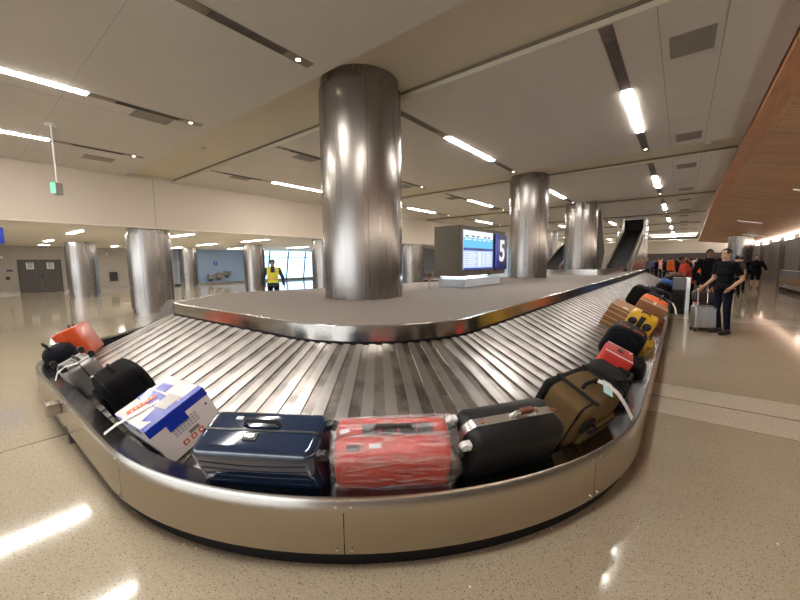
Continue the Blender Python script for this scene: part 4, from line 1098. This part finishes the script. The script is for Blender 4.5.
# 3 silver case
SILV = mat('silver grey shell', (.34, .33, .33), .28, .7)
e = lug('suitcase', 'silver grey hard suitcase with black wheels behind the black soft suitcase', frame_at(-4.70, .50, .06, .05))
hardcase(e, .38, .27, .34, SILV, rad=.05, wheel_end=0, ribs=6)
bm = B()
for x in (-.14, .14): bx(bm, (x, .135, .343), (.03, .20, .012), bev=.004)
pieces('corner_strap', bm, mat('silver light', (.6, .6, .6), .3, .8), e)
for x, y in ((-.17, .02), (.17, .02), (-.17, .26), (.17, .26)):
    bm = B(); cyl(bm, (x, y, .335), (x, y, .355), .027, n=16); wheel(bm, (x-.012, y, .375), 'x', .027, .016); wheel(bm, (x+.012, y, .375), 'x', .027, .016); obj('wheel', bm, M_BLACKP, e, 40)
bm = B(); ribbon(bm, [(.17, .14, .345), (.22, .04, .39), (.24, -.03, .38), (.25, -.08, .33)], (.04, 0, 0)); obj('airline_tag', bm, mat('pale tag', (.7, .8, .8), .5), e)
# 2 navy duffel
NVF = mat('navy black nylon', (.0025, .003, .007), .65, spec=.15, bump=.2, bscale=300)
e = lug('duffel_bag', 'dark navy duffel bag with grey stripes at the far left end', frame_at(-5.95, .58, .02, .1), 'duffel bag')
bm = B(); bx(bm, (0, .16, .17), (.46, .32, .33), bev=.13, seg=6); obj('body', bm, NVF, e, 60)
for x in (-.06, -.02): 
    bm = B(); pts = [(x, .16+.166*math.cos(a), .17+.171*math.sin(a)) for a in [k*PI/10 for k in range(20)]]; tube(bm, pts, .005, 6, closed=True); obj('stripe', bm, mat('grey piping', (.3, .31, .34), .5), e)
bm = B(); tube(bm, [(-.14, .12, .33), (-.1, .10, .40), (.1, .10, .40), (.14, .12, .33)], .012); obj('handle', bm, DKF, e)
bm = B(); cyl(bm, (-.251, .16, .17), (-.256, .16, .17), .08); obj('end_patch', bm, DKF, e)
# 1 orange case
ORG = mat('orange hard shell', (.58, .07, .010), .32, coat=.3)
e = lug('suitcase', 'bright orange hard suitcase lying across the far left end of the belt', frame_at(-6.38, .70, .22, .0, tip=.0))
hardcase(e, .60, .26, .42, ORG, seam=mat('dark orange seam', (.4, .05, .01), .5), rad=.035, wheel_end=-1)
# 10 black backpack with red bag
REDC = mat('red fabric', (.55, .03, .02), .6)
e = lug('backpack', 'black backpack lying behind the small red bag', frame_at(-.25, 3.45, .10, .0), 'backpack')
bm = B(); bx(bm, (0, .17, .16), (.50, .34, .30), bev=.09, seg=5); obj('body', bm, DKF, e, 60)
bm = B(); bx(bm, (-.02, .0, .15), (.32, .05, .20), bev=.02); obj('pocket', bm, DKF, e, 50)
bm = B(); tube(bm, [(-.2, .1, .31), (-.1, .02, .34), (.1, .02, .34), (.22, .12, .30)], .014); obj('shoulder_strap', bm, DKF, e)
e = lug('small_bag', 'small red rectangular bag on the belt before the dark satchel', frame_at(-.25, 3.95, .14, .1, lift=.0), 'bag')
bm = B(); bx(bm, (0, .15, .19), (.34, .26, .38), bev=.03, seg=4); obj('body', bm, REDC, e, 50)
bm = B(); bx(bm, (0, .15, .382), (.06, .06, .012), bev=.004); bx(bm, (0, .15, .39), (.12, .014, .012)); obj('buckle', bm, M_BLACKP, e)
bm = B(); bx(bm, (.08, .06, .383), (.04, .018, .003)); obj('white_label', bm, M_WHITE, e)
bm = B(); 
for x in (-.16, .16): tube(bm, [(x, .03, .375), (x, .27, .375)], .005, 6)
pieces('piping', bm, M_WHITE, e)
e = lug('duffel_bag', 'black duffel between the red bag and the carousel rim', frame_at(-.25, 4.4, .0, .0), 'duffel bag')
bm = B(); bx(bm, (0, .13, .13), (.55, .26, .26), bev=.09, seg=5); obj('body', bm, BLKF, e, 60); bm = B(); tube(bm, [(-.12, .1, .25), (-.1, .08, .31), (.1, .08, .31), (.12, .1, .25)], .01); obj('handle', bm, DKF, e)
# 11 dark satchel with rust rings
RUST = mat('rust print', (.26, .07, .02), .6)
e = lug('duffel_bag', 'dark satchel with two rust coloured ring emblems behind the red bag', frame_at(-.25, 5.05, .12, .0), 'duffel bag')
bm = B(); bx(bm, (0, .20, .22), (.60, .40, .42), bev=.11, seg=5); obj('body', bm, NVF, e, 60)
for y in (.12, .28):
    bm = B(); tube(bm, [(-.10+.052*math.cos(a), y+.052*math.sin(a), .425) for a in [k*PI/8 for k in range(16)]], .013, 6, closed=True); bx(bm, (-.06, y, .434), (.06, .016, .008)); obj('ring_emblem', bm, RUST, e)
bm = B(); tube(bm, [(-.28, .05, .32), (-.3, .2, .40), (-.28, .35, .32)], .012); obj('handle', bm, DKF, e)
# 12 yellow case
YEL = mat('yellow hard shell', (.80, .48, .01), .35)
e = lug('suitcase', 'yellow hard suitcase showing two black wheels and a black centre strip', frame_at(-.25, 6.15, .10, .0), 'suitcase')
bm = B(); bx(bm, (0, .18, .245), (.46, .35, .49), bev=.05, seg=4); obj('shell', bm, YEL, e, 40)
bm = B(); bx(bm, (-.233, .18, .27), (.014, .065, .40), bev=.004); obj('centre_strip', bm, M_BLACKP, e)
for y in (.085, .275):
    bm = B(); cyl(bm, (-.225, y, .36), (-.245, y, .36), .055, n=18); wheel(bm, (-.262, y, .36), 'y', .036, .04); obj('wheel', bm, M_BLACKP, e, 40)
bm = B(); tube(bm, [(-.12, .13, .485), (-.12, .13, .52), (-.12, .23, .52), (-.12, .23, .485)], .011); obj('handle', bm, M_BLACKP, e)
e = lug('suitcase', 'pale yellow case low against the rim below the dark satchel', frame_at(-.25, 5.85, .0, .0), 'suitcase')
bm = B(); bx(bm, (.0, .07, .12), (.30, .14, .24), bev=.03, seg=3); obj('shell', bm, mat('mustard shell', (.60, .36, .03), .5), e, 40); bm = B(); tube(bm, [(-.06, .07, .24), (-.05, .07, .27), (.05, .07, .27), (.06, .07, .24)], .008); obj('handle', bm, M_BLACKP, e)
# 13 cardboard boxes
KRAFT = mat('kraft cardboard', (.33, .16, .065), .75, var=.06, vscale=12); PTAPE = mat('parcel tape', (.62, .48, .33), .3)
e = lug('cardboard_box', 'long brown cardboard box strapped with pale tape behind the yellow suitcase', frame_at(-.25, 6.95, .20, .0), 'box')
bm = B(); bx(bm, (0, .28, .18), (.85, .56, .36), bev=.006); obj('carton', bm, KRAFT, e)
bm = B()
for x in (-.32, -.1, .12, .34): bx(bm, (x, .28, .362), (.022, .562, .004)); bx(bm, (x, -.002, .18), (.022, .004, .36)); 
for z in (.06, .15, .24, .32): bx(bm, (-.4265, .28, z), (.004, .556, .014))
pieces('strapping_tape', bm, PTAPE, e)
bm = B(); bx(bm, (-.3, .36, .364), (.10, .08, .003)); obj('paper_label', bm, M_WHITE, e)
e = lug('cardboard_box', 'second brown cardboard box with wide tape edge beside the orange bag', frame_at(-.25, 7.72, .04, .0), 'box')
bm = B(); bx(bm, (0, .22, .25), (.50, .44, .50), bev=.006); obj('carton', bm, KRAFT, e)
bm = B(); bx(bm, (-.22, .22, .502), (.06, .442, .004)); bx(bm, (0, .22, .502), (.5, .05, .004)); pieces('wide_tape', bm, PTAPE, e)
# 14 orange soft bag
ORF = mat('orange fabric', (.75, .16, .03), .6)
e = lug('duffel_bag', 'orange soft bag with dark netted top and white tag near the pedestal', frame_at(-.25, 8.7, .02, .0), 'duffel bag')
bm = B(); bx(bm, (0, .25, .27), (.75, .48, .52), bev=.14, seg=5); obj('body', bm, ORF, e, 60)
bm = B(); bx(bm, (.1, .25, .5), (.40, .36, .12), bev=.05, seg=3); obj('dark_top', bm, DKF, e, 50)
bm = B(); ribbon(bm, [(-.1, .1, .56), (-.2, .0, .56), (-.28, -.08, .5), (-.36, -.14, .42)], (.02, -.03, 0)); obj('airline_tag', bm, M_WHITE, e)
bm = B(); tube(bm, [(-.3, .2, .5), (-.2, .2, .58), (.2, .2, .58), (.3, .2, .5)], .014); obj('strap', bm, M_BLACKP, e)
# 15.. distant dark bags
bagspec = [(10.2, .30, (.75, .50, .48), BLKF, 'big black bag on the belt just before the pedestal'), (11.2, .03, (.65, .40, .50), NVF, 'dark navy bag against the rim before the pedestal'),
           (12.2, .10, (.70, .45, .42), BLKF, 'black bag on the belt beside the pedestal'), (13.4, .05, (.7, .42, .55), BLKF, 'black bag directly behind the pedestal'),
           (15.0, .05, (.7, .42, .6), mat('blue fabric', (.03, .12, .45), .6), 'blue bag beyond the pedestal in front of the red shirt man'), (16.2, .05, (.7, .42, .6), BLKF, 'black bag beyond the blue bag'),
           (17.6, .05, (.7, .42, .6), DKF, 'second black bag beyond the blue bag'), (19.2, .05, (.7, .42, .6), BLKF, 'third black bag beyond the blue bag'), (21, .05, (.7, .42, .6), DKF, 'farthest black bag on the belt')]
for (y, off, (l_, t_, w_), m_, lab) in bagspec:
    e = lug('travel_bag', lab, frame_at(-.2, y, off, random.uniform(-.15, .15)), 'bag')
    bm = B(); bx(bm, (0, t_/2, w_/2), (l_, t_, w_), bev=.11, seg=4); obj('body', bm, m_, e, 60)
    bm = B(); tube(bm, [(-.12, t_/2, w_-.01), (-.1, t_/2, w_+.05), (.1, t_/2, w_+.05), (.12, t_/2, w_-.01)], .012); obj('handle', bm, DKF, e)
    bm = B(); bx(bm, (.1, -.004, w_*.55), (.25, .02, w_*.35), bev=.008); pk = obj('pocket', bm, m_, e, 50)
    bm = B(); tube(bm, [(-.01, -.016, w_*.70), (.21, -.016, w_*.70)], .005, 6); obj('zip', bm, M_CHROME, pk)

# trolley case of the man
TS = mat('silver ribbed shell', (.50, .50, .50), .3, .85)
e = empty('trolley_suitcase', (.43, 10.05, 0), math.radians(18), 'silver ribbed trolley suitcase standing on the floor beside the black polo man', 'suitcase')
bm = B(); bx(bm, (0, 0, .32), (.40, .25, .48), bev=.035, seg=4)
sh = obj('shell', bm, TS, e, 40)
bm = B()
for i in range(9): 
    for q in (-1, 1): bx(bm, (-.155+i*.039, q*.13, .32), (.020, .03, .42), bev=.006)
pieces('rib', bm, TS, sh)
for x in (-.17, .17):
    for y in (-.09, .09):
        bm = B(); wheel(bm, (x, y, .035), 'x', .035, .03); bx(bm, (x, y, .07), (.05, .05, .02)); obj('wheel', bm, M_BLACKP, e, 40)
bm = B(); tube(bm, [(-.085, .09, .5), (-.085, .09, .93), (.085, .09, .93), (.085, .09, .5)], .010); obj('telescopic_handle', bm, M_CHROME, e)
bm = B(); tube(bm, [(-.1, 0, .56), (-.08, 0, .59), (.08, 0, .59), (.1, 0, .56)], .01); obj('carry_handle', bm, M_BLACKP, e)
e = empty('handbag', (.50, 10.36, 0), math.radians(18), 'brown handbag with orange strap hanging behind the silver trolley suitcase', 'bag')
BRB = mat('brown bag leather', (.05, .025, .015), .5)
bm = B(); bx(bm, (-.10, .0, .74), (.40, .16, .26), bev=.07, seg=4); obj('body', bm, BRB, e, 50)
bm = B(); box(bm, -.15, .05, -.06, .06, 0, .62); obj('carry_bag_below', bm, BRB, e)
bm = B(); tube(bm, [(.0, -.05, .85), (.03, -.08, .95), (.06, -.05, .8)], .014); obj('strap', bm, mat('tan strap', (.6, .22, .05), .5), e)
